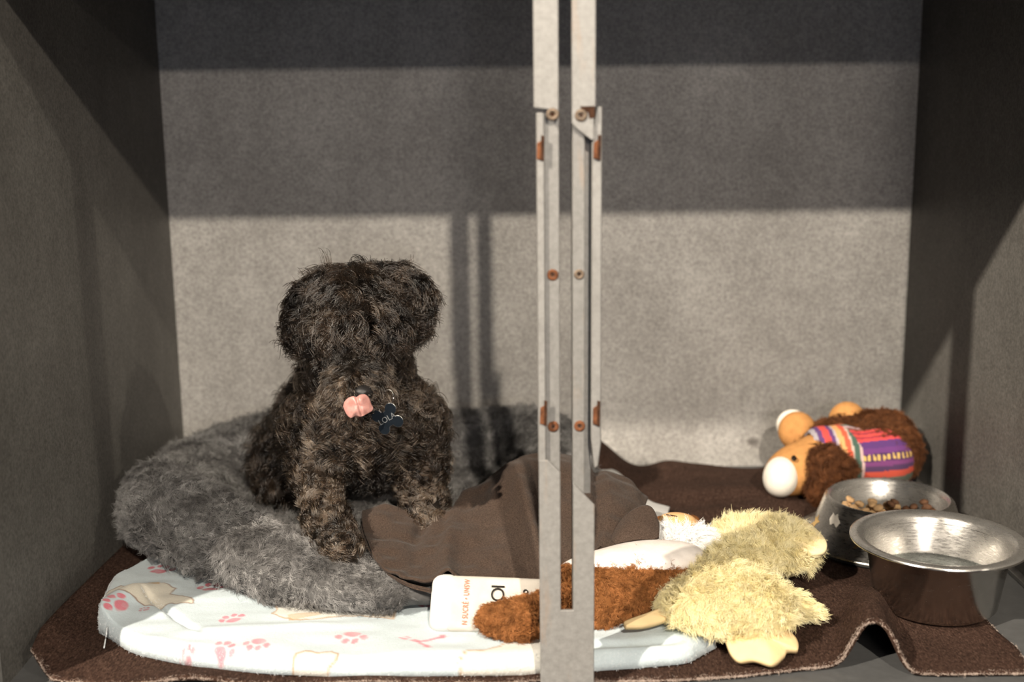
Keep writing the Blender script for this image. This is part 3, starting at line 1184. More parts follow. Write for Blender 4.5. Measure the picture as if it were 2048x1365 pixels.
fur('body_coat', VD, FD, M_DOGHAIR, dog, 2500, 16, .034, dog_comb, .45, .0055, .8, .0075, .93, .00060, 11, grav=.4, jit=.28, seed=11,
    weight=lambda P, N: (part_w(P) == 0)*~under(P)*np.where(N[:, 1] < .4, 1, .35))
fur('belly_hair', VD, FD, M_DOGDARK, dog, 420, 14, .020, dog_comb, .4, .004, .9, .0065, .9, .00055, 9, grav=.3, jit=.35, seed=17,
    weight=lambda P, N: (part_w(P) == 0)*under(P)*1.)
fur('head_locks', VD, FD, M_DOGHAIR, dog, 1900, 16, .033, dog_comb, .62, .0068, .85, .0078, .95, .00062, 13, lfn=lambda P, N: np.where(part_w(P) == 4, .85, 1.), grav=.35, jit=.3, seed=15,
    weight=lambda P, N: ((part_w(P) == 1) | (part_w(P) == 4))*((P[:, 2] > zgap+.019) | (P[:, 1] > .31))*np.where(N[:, 1] < .4, 1, .3))
fur('leg_curls', VD, FD, M_DOGLEG, dog, 1000, 15, .019, dog_comb, .75, .0058, 1.4, .0066, .95, .00062, 12, grav=.2, jit=.5, seed=12,
    weight=lambda P, N: (part_w(P) == 3)*1.)
# chest ruff with lighter curls
fur('chest_curls', VD, FD, M_DOGLEG, dog, 480, 16, .036, dog_comb, .5, .0090, 1.2, .0075, .95, .00062, 13, grav=.4, jit=.35, seed=13,
    weight=lambda P, N: (part_w(P) == 0)*(N[:, 1] < -.1)*(P[:, 1] < .40)*(P[:, 2] < muzz1[2]+.03)*(P[:, 2] > .165)*np.where(P[:, 0] < chest[0]-.02, 1., .7))
fur('muzzle_hair', VD, FD, M_DOGLEG, dog, 900, 14, .018, dog_comb, .5, .0022, .6, .0055, .85, .00048, 9, grav=.2, jit=.25, seed=14,
    weight=lambda P, N: (part_w(P) == 2)*(P[:, 2] < zgap-.006)*(np.linalg.norm((P-at(716, 806, y=.165))*[1, .6, 1], axis=1) > .017)*1.)
fur('face_hair', VD, FD, M_DOGDARK, dog, 420, 14, .016, dog_comb, .4, .002, .7, .0055, .85, .00048, 8, grav=.3, jit=.3, seed=16,
    weight=lambda P, N: (P[:, 1] < .31)*(np.abs(P[:, 0]-muzz0[0]) < .075)*(P[:, 2] > zgap-.016)*(P[:, 2] < zgap+.024)*1.)
# nose, eyes, tongue
M_NOSE = plain('wet_black_nose', (.010, .009, .009), .5, 0, .3, 200, .4, 500, .0006, .5)
nz = at(726, 785, y=.164)
def nose_cut(P, Dd):
    for sx in (-1, 1):
        c = nz+np.array([sx*.0075, -.011, -.001])
        Dd = np.maximum(Dd, .0032-np.linalg.norm((P-c)*np.array([1, .8, 1.2]), axis=1))
    return Dd
Vn, Fn = nets([ell(nz, (.012, .011, .009)), ell(nz+[0, .006, -.008], (.008, .011, .010))], .0016, .004, nose_cut)
mobj('nose', relax(Vn, Fn, 1), Fn, M_NOSE, dog)
M_EYE = plain('dark_eye', (.012, .007, .004), .08, 0, .2, 100, spec=.6)
for u in (672, 762):
    Ve, Fe = nets([ell(at(u, 708, y=.252), (.0105, .0105, .0105))], .002, .002)
    mobj('eye', relax(Ve, Fe, 1), Fe, M_EYE, dog)
t_ = NT('wet_pink_tongue')
t_.col(t_.ramp(t_.noise(130, 3), [(.3, (.40, .185, .16)), (.7, (.55, .29, .26))]))
t_.set(Roughness=.38)
t_.b.inputs['Subsurface Weight'].default_value = .15
t_.b.inputs['Subsurface Radius'].default_value = (.004, .002, .001)
t_.bump(t_.noise(900, 2), .2, .0006)
# a broad tongue curled up over the lip, creased down the middle
tpx = [(686, 814), (689, 804), (697, 796), (706, 793), (713, 795), (720, 790), (731, 790), (738, 797), (742, 808), (746, 816), (744, 822), (734, 828), (722, 834), (712, 832), (701, 836), (692, 827)]
tl = [at(u, v, y=.146+.006*((u-716)/30)**2-.0025*(v-812)/20) for u, v in tpx]
ca_, cb_ = at(711, 793, y=.141), at(723, 832, y=.141)
def tongue_warp(V):
    ba = cb_-ca_
    q = V-ca_
    t = np.clip((q*[1, 0, 1]) @ (ba*[1, 0, 1])/((ba*[1, 0, 1]) @ (ba*[1, 0, 1])), 0, 1)
    d = np.linalg.norm((q-t[:, None]*ba)*[1, 0, 1], axis=1)
    V = V.copy()
    V[:, 1] += .0020*np.exp(-(d/.0018)**2)
    V[:, 1] += .0008*vnoise(V, 180, 66)
    return V
felt_piece('tongue', tl, t_.m, .007, .0065, dog, 16, (0, -1., .25), tongue_warp)
Vt, Ft_ = nets([cap(at(716, 822, y=.156), .007, at(716, 822, y=.20), .010)], .002, .002)
mobj('tongue_root', Vt, Ft_, t_.m, dog)
# collar tag: bone shape hanging on a split ring
M_TAG = plain('dark_blue_enamel', (.012, .017, .024), .28, .4, .2, 80, spec=.5)
M_RING = steel('split_ring_steel', .3, .12, (.3, .29, .28))
tg0 = at(775, 838, y=.164)
ax_x = unit(np.array([.80, -.25, .50]))
ax_n = unit(np.cross(np.array([0, 0, 1.]), ax_x)*-1)
ax_n = ax_n if ax_n[1] < 0 else -ax_n
ax_z = np.cross(ax_x, ax_n)
ax_z = ax_z if ax_z[2] > 0 else -ax_z
TR = np.stack([ax_x, -ax_n, ax_z], 1)


def bone2d(q):
    d = np.maximum(np.abs(q[:, 0])-.0095, np.abs(q[:, 2])-.0095)
    for sx in (-1, 1):
        for sz in (-1, 1):
            d = np.minimum(d, np.hypot(q[:, 0]-sx*.0100, q[:, 2]-sz*.0085)-.0072)
    return d


def tagf(P):
    q = (P-tg0) @ TR
    return np.maximum(bone2d(q), np.abs(q[:, 1])-.0008)
tagf.box = (tg0-.022, tg0+.022)
def rimf(P):
    q = (P-tg0) @ TR
    return np.hypot(bone2d(q)+.0004, q[:, 1])-.0008
rimf.box = (tg0-.022, tg0+.022)
Vg, Fg = nets([tagf], .0008, .0001)
tagp = mobj('name_tag', Vg, Fg, M_TAG, dog)
tagp['label'] = 'dark bone-shaped name tag with a bright metal rim'
Vg, Fg = nets([rimf], .0008, .0001)
mobj('tag_rim', relax(Vg, Fg, 1), Fg, M_RING, tagp)
rc = at(772, 803, y=.170)
an = np.linspace(0, 2*math.pi, 33)
ring = rc+.0125*(np.cos(an)[:, None]*ax_x*.9+np.sin(an)[:, None]*np.array([0, .1, 1]))
mobj('split_ring', *tube(ring, .0006, 8), M_RING, tagp)


def lettering(name, body, size, o, X, Z, mat, parent, extrude=.0002, align='CENTER', space=1., squeeze=1.):
    """text lying in the plane spanned by X (reading direction) and Z (up)"""
    cu = bpy.data.curves.new(name, 'FONT')
    cu.body = body
    cu.size = size
    cu.align_x = align
    cu.align_y = 'CENTER'
    cu.extrude = extrude
    cu.resolution_u = 4
    cu.space_character = space
    tmp = bpy.data.objects.new(name, cu)
    COL.objects.link(tmp)
    dg = bpy.context.evaluated_depsgraph_get()
    me = bpy.data.meshes.new_from_object(tmp.evaluated_get(dg))
    COL.objects.unlink(tmp)
    bpy.data.objects.remove(tmp)
    X, Z = unit(X), unit(Z)
    Nn = np.cross(X, Z)
    m = Matrix.Identity(4)
    for i in range(3):
        m[i][0], m[i][1], m[i][2], m[i][3] = X[i]*squeeze, Z[i], Nn[i], o[i]
    me.transform(m)
    me.materials.clear()
    me.materials.append(mat)
    return put(bpy.data.objects.new(name, me), parent)


M_ENGRAVE = plain('engraved_silver', (.16, .17, .18), .5, .3, .1, 50)
lettering('lettering', 'LOLA', .0098, tg0+ax_n*.0012, ax_x, ax_z, M_ENGRAVE, tagp)

# ------------------------------------------------------------------ taupe cloth heaped over the bed edge
cl_rows = [
    # back edge, left to right
    [(726, 1036, 'y', .30), (772, 1028, 'y', .31), (840, 1034, 'y', .315), (905, 1027, 'y', .325), (962, 980, 'y', .34), (1020, 938, 'y', .36), (1080, 912, 'y', .38), (1140, 922, 'y', .38), (1200, 945, 'y', .37), (1252, 966, 'y', .36), (1292, 1000, 'y', .34)],
    [(724, 1052, 'y', .27), (768, 1046, 'y', .28), (838, 1048, 'y', .285), (900, 1046, 'y', .29), (965, 1005, 'y', .30), (1024, 958, 'y', .315), (1082, 925, 'y', .33), (1142, 938, 'y', .33), (1205, 965, 'y', .32), (1250, 990, 'y', .31), (1286, 1020, 'y', .30)],
    [(730, 1075, 'y', .235), (772, 1078, 'y', .235), (835, 1080, 'y', .235), (905, 1078, 'y', .24), (970, 1048, 'y', .25), (1030, 1012, 'y', .26), (1085, 985, 'y', .27), (1145, 995, 'y', .27), (1208, 1010, 'y', .265), (1252, 1030, 'y', .26), (1280, 1045, 'y', .26)],
    [(742, 1108, 'y', .185), (782, 1112, 'y', .185), (845, 1112, 'y', .185), (915, 1112, 'y', .19), (980, 1092, 'y', .20), (1038, 1068, 'y', .21), (1090, 1052, 'y', .215), (1148, 1055, 'y', .215), (1205, 1062, 'y', .215), (1240, 1070, 'y', .22), (1262, 1076, 'y', .225)],
    [(765, 1138, 'y', .145), (805, 1146, 'y', .142), (862, 1146, 'y', .143), (930, 1146, 'y', .148), (990, 1138, 'y', .155), (1042, 1128, 'y', .16), (1092, 1120, 'y', .165), (1145, 1115, 'y', .165), (1188, 1105, 'y', .175), (1215, 1098, 'y', .185), (1235, 1092, 'y', .195)],
    [(800, 1160, 'y', .118), (845, 1170, 'y', .112), (890, 1163, 'y', .112), (945, 1172, 'y', .115), (1000, 1180, 'y', .115), (1045, 1188, 'y', .115), (1090, 1195, 'y', .118), (1135, 1178, 'y', .125), (1165, 1150, 'y', .14), (1185, 1120, 'y', .16), (1205, 1104, 'y', .18)],
]
GC = patch(ctrl(cl_rows), 90, 150)
q_ = GC.reshape(-1, 3)
n_ = vnoise(q_*np.array([1, .5, 1]), 26, 71)*.004+vnoise(q_, 60, 72)*.0018
uu = np.linspace(0, 1, 150)[None, :]; vv = np.linspace(0, 1, 90)[:, None]
# soft radiating folds
fold = .010*np.exp(-((uu-.50-.10*vv)/.035)**2)*sstep(.1, .5, vv) - .010*np.exp(-((uu-.585-.03*vv)/.03)**2)*sstep(.05, .4, vv)
fold = fold-.007*np.exp(-((uu-.24+.10*vv)/.022)**2)*sstep(.9, .1, vv)-.006*np.exp(-((uu-.78)/.02)**2)+.006*np.exp(-((uu-.36+.15*vv)/.03)**2)
n_ = n_.reshape(90, 150)+fold
VC0 = GC.reshape(-1, 3)
Fc = grid_faces(90, 150)
Nc = vnormals(VC0, Fc)
if Nc[:, 2].mean() < 0:
    Nc = -Nc
GC = GC+(Nc*(1.7*n_.reshape(-1, 1)+.007)).reshape(GC.shape)
Vc, Fc_, Fct, _ = shell(GC, .0035, False)
if vnormals(Vc, Fc_)[:90*150, 2].mean() < 0:
    Vc, Fc_, Fct, _ = shell(GC, .0035, True)
cloth = thing('fleece_cloth', 'taupe brown fleece cloth heaped over the right side of the grey bed', 'cloth', at(1000, 1180, z=.03))
mobj('cloth', Vc, Fc_, M_CLOTH, cloth)
fur('cloth_fuzz', Vc[:90*150], Fct, plain('taupe_fuzz', (.11, .08, .064), .9, 0, .2, 300, spec=.1), bpy.data.objects['cloth'], 9000, 1, .0035, lambda P, N: rng.normal(size=P.shape), .7, .001, 1, .001, 0, .00012, 4, jit=.6, seed=51)
# underside flap peeking out at the left tip
fr = [[(724, 1040, 'y', .30), (722, 1062, 'y', .262), (734, 1098, 'y', .20), (765, 1140, 'y', .148), (812, 1170, 'y', .115), (860, 1184, 'y', .105)],
      [(742, 1050, 'y', .285), (738, 1070, 'y', .250), (752, 1105, 'y', .19), (785, 1144, 'y', .145), (825, 1168, 'y', .117), (866, 1178, 'y', .108)]]
fr = ctrl(fr)
fr = np.stack([fr[0], fr[0]*.5+fr[1]*.5+[0, -.004, .001], fr[1]+[0, .004, -.004]])
GF = patch(fr, 8, 50)
Vc, Fc_, _, _ = shell(GF, .003)
mobj('hem_flap', Vc, Fc_, M_CLOTH, cloth)
# rolled end at the right
re = ctrl([[(1225, 1082, 'y', .20), (1245, 1045, 'y', .225), (1275, 1020, 'y', .235), (1300, 1018, 'y', .235), (1314, 1050, 'y', .215)],
           [(1228, 1088, 'y', .19), (1250, 1062, 'y', .20), (1278, 1050, 'y', .205), (1302, 1055, 'y', .205), (1316, 1066, 'y', .20)],
           [(1232, 1092, 'y', .185), (1255, 1086, 'y', .185), (1282, 1082, 'y', .185), (1306, 1082, 'y', .185), (1318, 1078, 'y', .188)]])
GR = patch(re, 24, 40)
Vc, Fc_, _, _ = shell(GR, .004)
mobj('rolled_end', Vc, Fc_, M_CLOTH, cloth)

# ------------------------------------------------------------------ carton-shaped cushion toy with lettering
M_CARTON = plain('cream_toy_fabric', (.58, .54, .48), .85, 0, .06, 60, .25, 500, .001, .15)
M_CAP = plain('white_toy_fabric', (.64, .64, .63), .85, 0, .05, 60, .2, 400, .001, .15)
M_REDINK = plain('red_print', (.72, .22, .15), .8, 0, .1, 50, spec=.1)
M_BLACKINK = plain('black_print', (.025, .022, .02), .8, 0, .1, 50, spec=.1)
ct = thing('carton_toy', 'white soft carton toy with black and red lettering, half under the taupe cloth', 'toy', at(960, 1235, z=.03))
fa = at(905, 1160, y=.105); fb = at(905, 1255, y=.066); fc = at(1075, 1262, y=.062)
X_ = unit(fc-fb); Yd = unit((fb-fa)-X_*np.dot(fb-fa, X_))
Nf = unit(np.cross(X_, Yd)); Nf = Nf if Nf[1] < 0 else -Nf
RC = np.stack([X_, -Nf, -Yd], 1)            # local x along the box, y inwards, z up the face
wface = .066
cc = fb+X_*.075-Yd*wface/2-Nf*.020+Yd*.002
Vk, Fk = nets([rbox(cc, (.085, .020, wface/2), .007, RC)], .003, .002)
mobj('box_body', relax(Vk, Fk, 1), Fk, M_CARTON, ct)
Vk, Fk = nets([rbox(fb-X_*.012-Yd*(wface/2)-Nf*.019+Yd*.001, (.016, .0205, wface/2+.001), .012, RC)], .0025, .002)
mobj('end_cap', relax(Vk, Fk, 2), Fk, M_CAP, ct)
face = lambda a, b: fb+X_*a-Yd*b+Nf*.0012
lettering('lettering', 'N SUCRÉ • UNSW', .0088, face(.0135, .030), -Yd, -X_, M_REDINK, ct, .0003, space=1.1, squeeze=.72)
lettering('lettering', 'IOI', .022, face(.050, .040), -Yd, -X_, M_BLACKINK, ct, .0003, space=.8)
lettering('lettering', 'n o', .012, face(.080, .040), -Yd, -X_, M_BLACKINK, ct, .0003)

# ------------------------------------------------------------------ brown and white plush dog
M_PLB = plain('brown_plush_cloth', (.17, .068, .022), .9, 0, .25, 80, spec=.1)
M_PLBH = hair_material('brown_plush', (.22, .085, .024), (.46, .21, .075), None, .6, (60, (.6, .55, .5), (1.25, 1.2, 1.2)), .2)
M_PLW = plain('white_plush_cloth', (.74, .69, .65), .9, 0, .08, 60, .3, 300, .001, .1)
M_PLWH = hair_material('white_plush', (.90, .89, .87), (.97, .97, .96), None, .6, None, .2)
M_PLT = plain('tan_felt', (.66, .40, .19), .85, 0, .1, 50, .2, 400, .001, .15)
pd = thing('plush_puppy', 'brown plush puppy with white belly lying on its back between post and yellow duck', 'plush toy', at(1280, 1200, z=.03))
zc = .055
b0, b1 = at(1135, 1195, z=.055), at(1330, 1150, z=.055)
fs = [cap(b0, .034, b1, .036), ell(at(1260, 1178, z=.055), (.085, .042, .034), rot(0, 0, .25)), cap(at(1200, 1112, z=.055), .022, at(1262, 1098, z=.055), .020),
      cap(at(1200, 1215, z=.048), .026, at(1350, 1145, z=.050), .024), cap(at(1370, 1138, z=.045), .017, at(1368, 1152, z=.045), .018)]
Vp, Fp = nets(fs, .0045, .012)
Vp = relax(Vp, Fp, 1)
mobj('body', Vp, Fp, M_PLB, pd)
belly = [ell(at(1285, 1122, z=.080), (.080, .040, .020), rot(0, 0, .32)), ell(at(1205, 1138, z=.078), (.055, .026, .018), rot(0, 0, .2))]
Vw, Fw = nets(belly, .004, .01)
Vw = relax(Vw, Fw, 2)
bl = mobj('belly_patch', Vw, Fw, M_PLW, pd)
fur('plush_pile', Vp, Fp, M_PLBH, pd, 6500, 8, .0085, lambda P, N: np.stack([vnoise(P, 50, 81), vnoise(P, 50, 82), vnoise(P, 50, 83)], -1)+[-.2, -.3, -.2], .8, .0012, 1, .0026, .4, .0003, 5, jit=.3, seed=21)
# the leg that reaches left past the post
lg = chain([at(985, 1240, z=.052), at(1040, 1240, z=.052), at(1110, 1220, z=.052), at(1150, 1205, z=.052)], [.0165, .0215, .021, .02])
Vg, Fg = nets(lg, .004, .008)
Vg = relax(Vg, Fg, 1)
lgo = mobj('leg', Vg, Fg, M_PLB, pd)
fur('plush_pile', Vg, Fg, M_PLBH, lgo, 2600, 8, .0085, lambda P, N: np.stack([vnoise(P, 60, 84), vnoise(P, 60, 85), vnoise(P, 60, 86)], -1)+[-.4, 0, -.2], .8, .0012, 1, .0026, .4, .0003, 5, jit=.3, seed=22)
# shaggy white muzzle
mz = [ell(at(1372, 1105, z=.064), (.040, .036, .028)), ell(at(1345, 1092, z=.068), (.030, .026, .022))]
Vm, Fm = nets(mz, .004, .012)
mzo = mobj('muzzle', relax(Vm, Fm, 1), Fm, M_PLW, pd)
mc = at(1360, 1095, z=.07)
fur('shaggy_pile', Vm, Fm, M_PLWH, mzo, 1900, 14, .016, lambda P, N: unit(P-mc)*.9+.35*np.stack([vnoise(P, 60, 87), vnoise(P, 60, 88), vnoise(P, 60, 89)], -1), .8, .0015, 1, .0035, .8, .00032, 6, jit=.3, seed=23)
# tan ear with a stitched line
eC = at(1352, 1047, z=.092)
eR = frame(at(1385, 1056, z=.092)-at(1318, 1044, z=.092))
Ve, Fe = nets([ell(eC, (.024, .018, .013), eR), ell(at(1368, 1052, z=.092), (.018, .016, .012))], .003, .01)
eo = mobj('ear', relax(Ve, Fe, 1), Fe, M_PLT, pd)
st = np.array([at(1332, 1030, y=eC[1]-.006), at(1352, 1033, y=eC[1]-.011), at(1366, 1041, y=eC[1]-.012), at(1378, 1053, y=eC[1]-.012)])
mobj('seam', *tube(spline1(st, 14), .0006, 5), M_RUSTDARK, eo)
for u, v, z_ in ((1322, 1050, .072), (1384, 1048, .07)):
    Ve, Fe = nets([ell(at(u, v, z=z_), (.012, .012, .012))], .003, .004)
    mobj('ear_lining', relax(Ve, Fe, 1), Fe, M_PLB, pd)

# a white corner of cloth behind the taupe heap
cw = ctrl([[(1205, 943, 'z', .020), (1235, 952, 'z', .022), (1290, 1004, 'z', .024), (1338, 1022, 'z', .018)], [(1200, 955, 'z', .028), (1232, 968, 'z', .030), (1286, 1018, 'z', .032), (1334, 1034, 'z', .026)], [(1190, 985, 'z', .026), (1225, 1000, 'z', .028), (1280, 1045, 'z', .028), (1328, 1055, 'z', .024)]])
Vc, Fc_, _, _ = shell(patch(cw, 20, 60), .006)
wc = mobj('white_cloth', Vc, Fc_, M_CAP)
tag(wc, 'corner of a white cloth poking out behind the taupe cloth', 'cloth')

# ------------------------------------------------------------------ yellow plush duck
M_DK = plain('yellow_plush_cloth', (.86, .76, .42), .9, 0, .1, 60, spec=.1)
M_DKH = hair_material('yellow_plush', (.88, .78, .42), (.97, .91, .66), None, .6, (30, (.93, .91, .86), (1.03, 1.03, 1.03)), .2)
M_DKF = plain('pale_orange_felt', (.82, .62, .34), .85, 0, .07, 30, .2, 400, .001, .15)
M_DKB = plain('cream_felt', (.80, .68, .42), .85, 0, .08, 30, .2, 400, .001, .15)
dk = thing('plush_duck', 'shaggy pale yellow plush duck lying flat with cream beak and webbed feet', 'plush toy', at(1460, 1220, z=.015))
hc = at(1535, 1095, z=.05)
fs = [ell(hc, (.060, .044, .034)), ell(at(1572, 1110, z=.044), (.032, .032, .026)), ell(at(1470, 1085, z=.048), (.030, .030, .026)), cap(at(1490, 1125, z=.048), .034, at(1440, 1180, z=.05), .036),
      ell(at(1455, 1215, z=.048), (.066, .048, .034)), ell(at(1520, 1210, z=.04), (.036, .045, .028)), ell(at(1390, 1215, z=.05), (.040, .034, .026)),
      ell(at(1500, 1245, z=.034), (.034, .026, .020))]
Vk, Fk = nets(fs, .005, .016)
Vk = relax(Vk, Fk, 2)
mobj('body', Vk, Fk, M_DK, dk)
bcn = at(1470, 1180, z=.03)
fur('shaggy_pile', Vk, Fk, M_DKH, dk, 5200, 14, .017, lambda P, N: .5*unit(P-bcn)+.6*np.stack([vnoise(P, 35, 91), vnoise(P, 35, 92), vnoise(P, 35, 93)], -1)+[0, -.3, -.1], .7, .0014, .8, .004, .75, .0003, 6, jit=.3, seed=31,
    weight=lambda P, N: (N[:, 2] > -.5)*1.)
wg = chain([at(1540, 1205, z=.035), at(1590, 1212, z=.030), at(1630, 1226, z=.026)], [.018, .015, .008])
Vg, Fg = nets(wg, .004, .006)
wo = mobj('wing', relax(Vg, Fg, 1), Fg, M_DK, dk)
fur('shaggy_pile', Vg, Fg, M_DKH, wo, 700, 12, .013, lambda P, N: np.tile([.9, -.2, -.1], (len(P), 1))+.4*np.stack([vnoise(P, 60, 94), vnoise(P, 60, 95), vnoise(P, 60, 96)], -1), .6, .001, .8, .003, .8, .0003, 5, jit=.3, seed=32)


felt_piece('beak', [at(1560, 1032, z=.078), at(1597, 1035, z=.078), at(1628, 1054, z=.074), at(1652, 1082, z=.066), at(1650, 1102, z=.060), at(1624, 1106, z=.060), at(1600, 1092, z=.068), at(1572, 1062, z=.078)], M_DKB, .006, .005, dk)
felt_piece('webbed_foot', [at(1440, 1238, z=.040), at(1450, 1275, z=.032), at(1462, 1305, z=.024), at(1480, 1320, z=.020), at(1510, 1318, z=.020), at(1545, 1327, z=.018), at(1568, 1312, z=.018), at(1576, 1300, z=.019), at(1596, 1298, z=.018), at(1592, 1276, z=.022), at(1566, 1252, z=.030), at(1545, 1232, z=.036)], M_DKF, .006, .008, dk)
felt_piece('webbed_foot', [at(1252, 1252, z=.046), at(1250, 1243, z=.047), at(1290, 1228, z=.052), at(1335, 1212, z=.056), at(1345, 1222, z=.052), at(1330, 1238, z=.048), at(1290, 1250, z=.045)], M_DKF, .006, .004, dk)

# ------------------------------------------------------------------ plush llama with a striped vest, at the back
M_LB = plain('dark_brown_plush_cloth', (.07, .028, .012), .9, 0, .2, 70, spec=.1)
M_LBH = hair_material('dark_brown_plush', (.065, .024, .009), (.17, .068, .026), None, .6, (50, (.6, .55, .5), (1.3, 1.25, 1.2)), .2)
M_LT = plain('tan_plush_cloth', (.50, .245, .085), .9, 0, .12, 90, .4, 350, .0012, .1)
M_LW = plain('white_muzzle_plush', (.78, .74, .66), .9, 0, .05, 60, .3, 350, .001, .1)
M_BLACKCLOTH = plain('black_tail_plush', (.008, .008, .010), .9, 0, .3, 80, .4, 300, .001, .1)
M_PINK = plain('pink_ribbon', (.55, .16, .24), .7, 0, .2, 80)
ll = thing('plush_llama', 'brown plush llama with white muzzle and striped woven vest lying by the back wall', 'plush toy', at(1680, 985, y=.60)*[1, 1, 0]+[0, 0, .008])
ly = .60
h0, h1 = at(1552, 958, y=.575), at(1630, 925, y=.60)
# body (dark brown)
bodyfs = [cap(at(1665, 915, y=.62), .046, at(1770, 905, y=.63), .056), ell(at(1760, 880, y=.645), (.048, .04, .045)), cap(at(1604, 880, y=.655), .022, at(1690, 862, y=.650), .024), cap(at(1700, 852, y=.665), .022, at(1775, 870, y=.645), .036)]
Vb, Fb = nets(bodyfs, .005, .012)
Vb = relax(Vb, Fb, 1)
mobj('body', Vb, Fb, M_LB, ll)
fur('plush_pile', Vb, Fb, M_LBH, ll, 4200, 8, .010, lambda P, N: np.stack([vnoise(P, 50, 101), vnoise(P, 50, 102), vnoise(P, 50, 103)], -1)+[.2, -.2, -.3], .8, .0012, 1, .003, .4, .00036, 5, jit=.3, seed=41)
# head
h1 = at(1640, 918, y=.60)
hd = frame(h1-h0)
Vh, Fh = nets([ell(h0*.42+h1*.58, (.066, .040, .040), hd), ell(h1+[.005, 0, .0], (.042, .040, .042))], .004, .012)
mobj('head', relax(Vh, Fh, 1), Fh, M_LT, ll)
Vh, Fh = nets([ell(at(1562, 954, y=.568), (.027, .032, .032), rot(0, .25, 0))], .003, .004)
mobj('muzzle', relax(Vh, Fh, 1), Fh, M_LW, ll)
Ve, Fe = nets([ell(at(1588, 917, y=.552), (.0042, .0042, .0045))], .001, .001)
mobj('eye', Ve, Fe, M_EYE, ll)
# shaggy ear / mane hanging over the cheek
Vm, Fm = nets([ell(at(1652, 945, y=.550), (.024, .024, .034)), ell(at(1648, 976, y=.548), (.026, .022, .024)), ell(at(1672, 940, y=.56), (.026, .02, .024)), ell(at(1650, 918, y=.556), (.017, .018, .018))], .004, .012)
mn = mobj('mane', relax(Vm, Fm, 1), Fm, M_LB, ll)
fur('shaggy_pile', Vm, Fm, M_LBH, mn, 1500, 10, .016, lambda P, N: np.stack([vnoise(P, 60, 104), vnoise(P, 60, 105), vnoise(P, 60, 106)], -1)+[.3, -.2, -.5], .7, .002, 1.2, .003, .7, .00036, 6, jit=.35, seed=42)
for u, v, yy, r in ((1594, 862, .660, .030), (1694, 842, .672, .030)):
    Vf_, Ff_ = nets([ell(at(u, v, y=yy), (r, r*.8, r*1.05)), cap(at(u+6, v+12, y=yy), r*.8, at(u+24, v+28, y=yy), r*.7)], .003, .008)
    fo = mobj('foot', relax(Vf_, Ff_, 1), Ff_, M_LT, ll)
Vf_, Ff_ = nets([ell(at(1584, 850, y=.684), (.026, .010, .026))], .003, .004)
mobj('sole', relax(Vf_, Ff_, 1), Ff_, M_LW, fo)
# striped vest wrapped round the trunk: a shell of the trunk coloured in woven bands
va, vb = at(1668, 915, y=.62), at(1768, 905, y=.63)
vfs = [cap(at(1672, 922, y=.610), .0500, at(1762, 916, y=.620), .0560), cap(at(1646, 898, y=.605), .036, at(1672, 905, y=.61), .046)]
Vv, Fv = nets(vfs, .0022, .008)
axv = unit(vb-va)
tv = (Vv-va) @ axv
keep = (tv > -.045) & (tv < .108)
Nv = vnormals(Vv, Fv)
upv = unit(np.array([0, -.5, 1.])-axv*np.dot(axv, np.array([0, -.5, 1.])))
sdv = np.cross(axv, upv)
rel = Vv-(va+tv[:, None]*axv)
angv = np.arctan2(rel @ sdv, rel @ upv)
angv = -angv if (sdv[1] > 0) else angv           # grows from the top towards the viewer and down
fkeep = keep[Fv].all(1) & (np.abs(angv)[Fv].max(1) < 2.0)
cv_ = np.zeros((len(Vv), 3))
bands_neck = [(-.045, (.36, .33, .36)), (-.038, (.10, .045, .16)), (-.031, (.60, .07, .06)), (-.020, (.12, .05, .18)), (-.013, (.45, .40, .45)), (-.009, (.72, .36, .14)), (.000, (.62, .10, .05)), (.008, (.50, .42, .36)), (.011, (.06, .11, .085)), (.02, (.55, .38, .36))]
for p_, c_ in bands_neck:
    cv_[tv > p_] = c_
bands = [(-2.1, (.09, .13, .10)), (-.62, (.62, .13, .05)), (-.38, (.10, .15, .12)), (-.22, (.52, .36, .38)), (-.08, (.20, .08, .06)), (.02, (.58, .06, .06)), (.14, (.28, .03, .05)), (.20, (.60, .07, .06)), (.30, (.30, .03, .05)), (.36, (.58, .06, .06)), (.46, (.09, .03, .15)),
         (.66, (.13, .035, .17)), (.80, (.055, .02, .08)), (1.0, (.16, .04, .15)), (1.12, (.07, .03, .09)), (1.25, (.50, .07, .04)), (1.42, (.10, .12, .09)), (1.6, (.14, .15, .11))]
mainz = tv > (.012+.02*np.clip(angv, -.5, .6))
for p_, c_ in bands:
    cv_[mainz & (angv > p_)] = c_
dots = mainz & (np.abs(angv-.90) < .07) & ((tv*130) % 1 < .5)
cv_[dots] = (.60, .40, .12)
M_VEST = NT('woven_striped_vest')
at_ = M_VEST.n('ShaderNodeAttribute', attribute_name='print')
M_VEST.col(at_.outputs['Color'])
M_VEST.set(Roughness=.9)
M_VEST.bump(M_VEST.noise(700, 2), .5, .001)
Fk_ = Fv[fkeep]
used = np.unique(Fk_)
remap = -np.ones(len(Vv), int); remap[used] = np.arange(len(used))
Vo = Vv[used]; No = Nv[used]
mu = len(used)
Fin = remap[Fk_]
ed = {}
for f_ in Fin:
    for i in range(4):
        e_ = (f_[i], f_[(i+1) % 4])
        if (e_[1], e_[0]) in ed: del ed[(e_[1], e_[0])]
        else: ed[e_] = 1
side = np.array([(a, a+mu, b+mu, b) for a, b in ed])
mobj('striped_vest', np.concatenate([Vo, Vo-No*.003]), np.concatenate([Fin, Fin[:, ::-1]+mu, side[:, ::-1]]), M_VEST.m, ll, cols=np.concatenate([cv_[used]]*2))
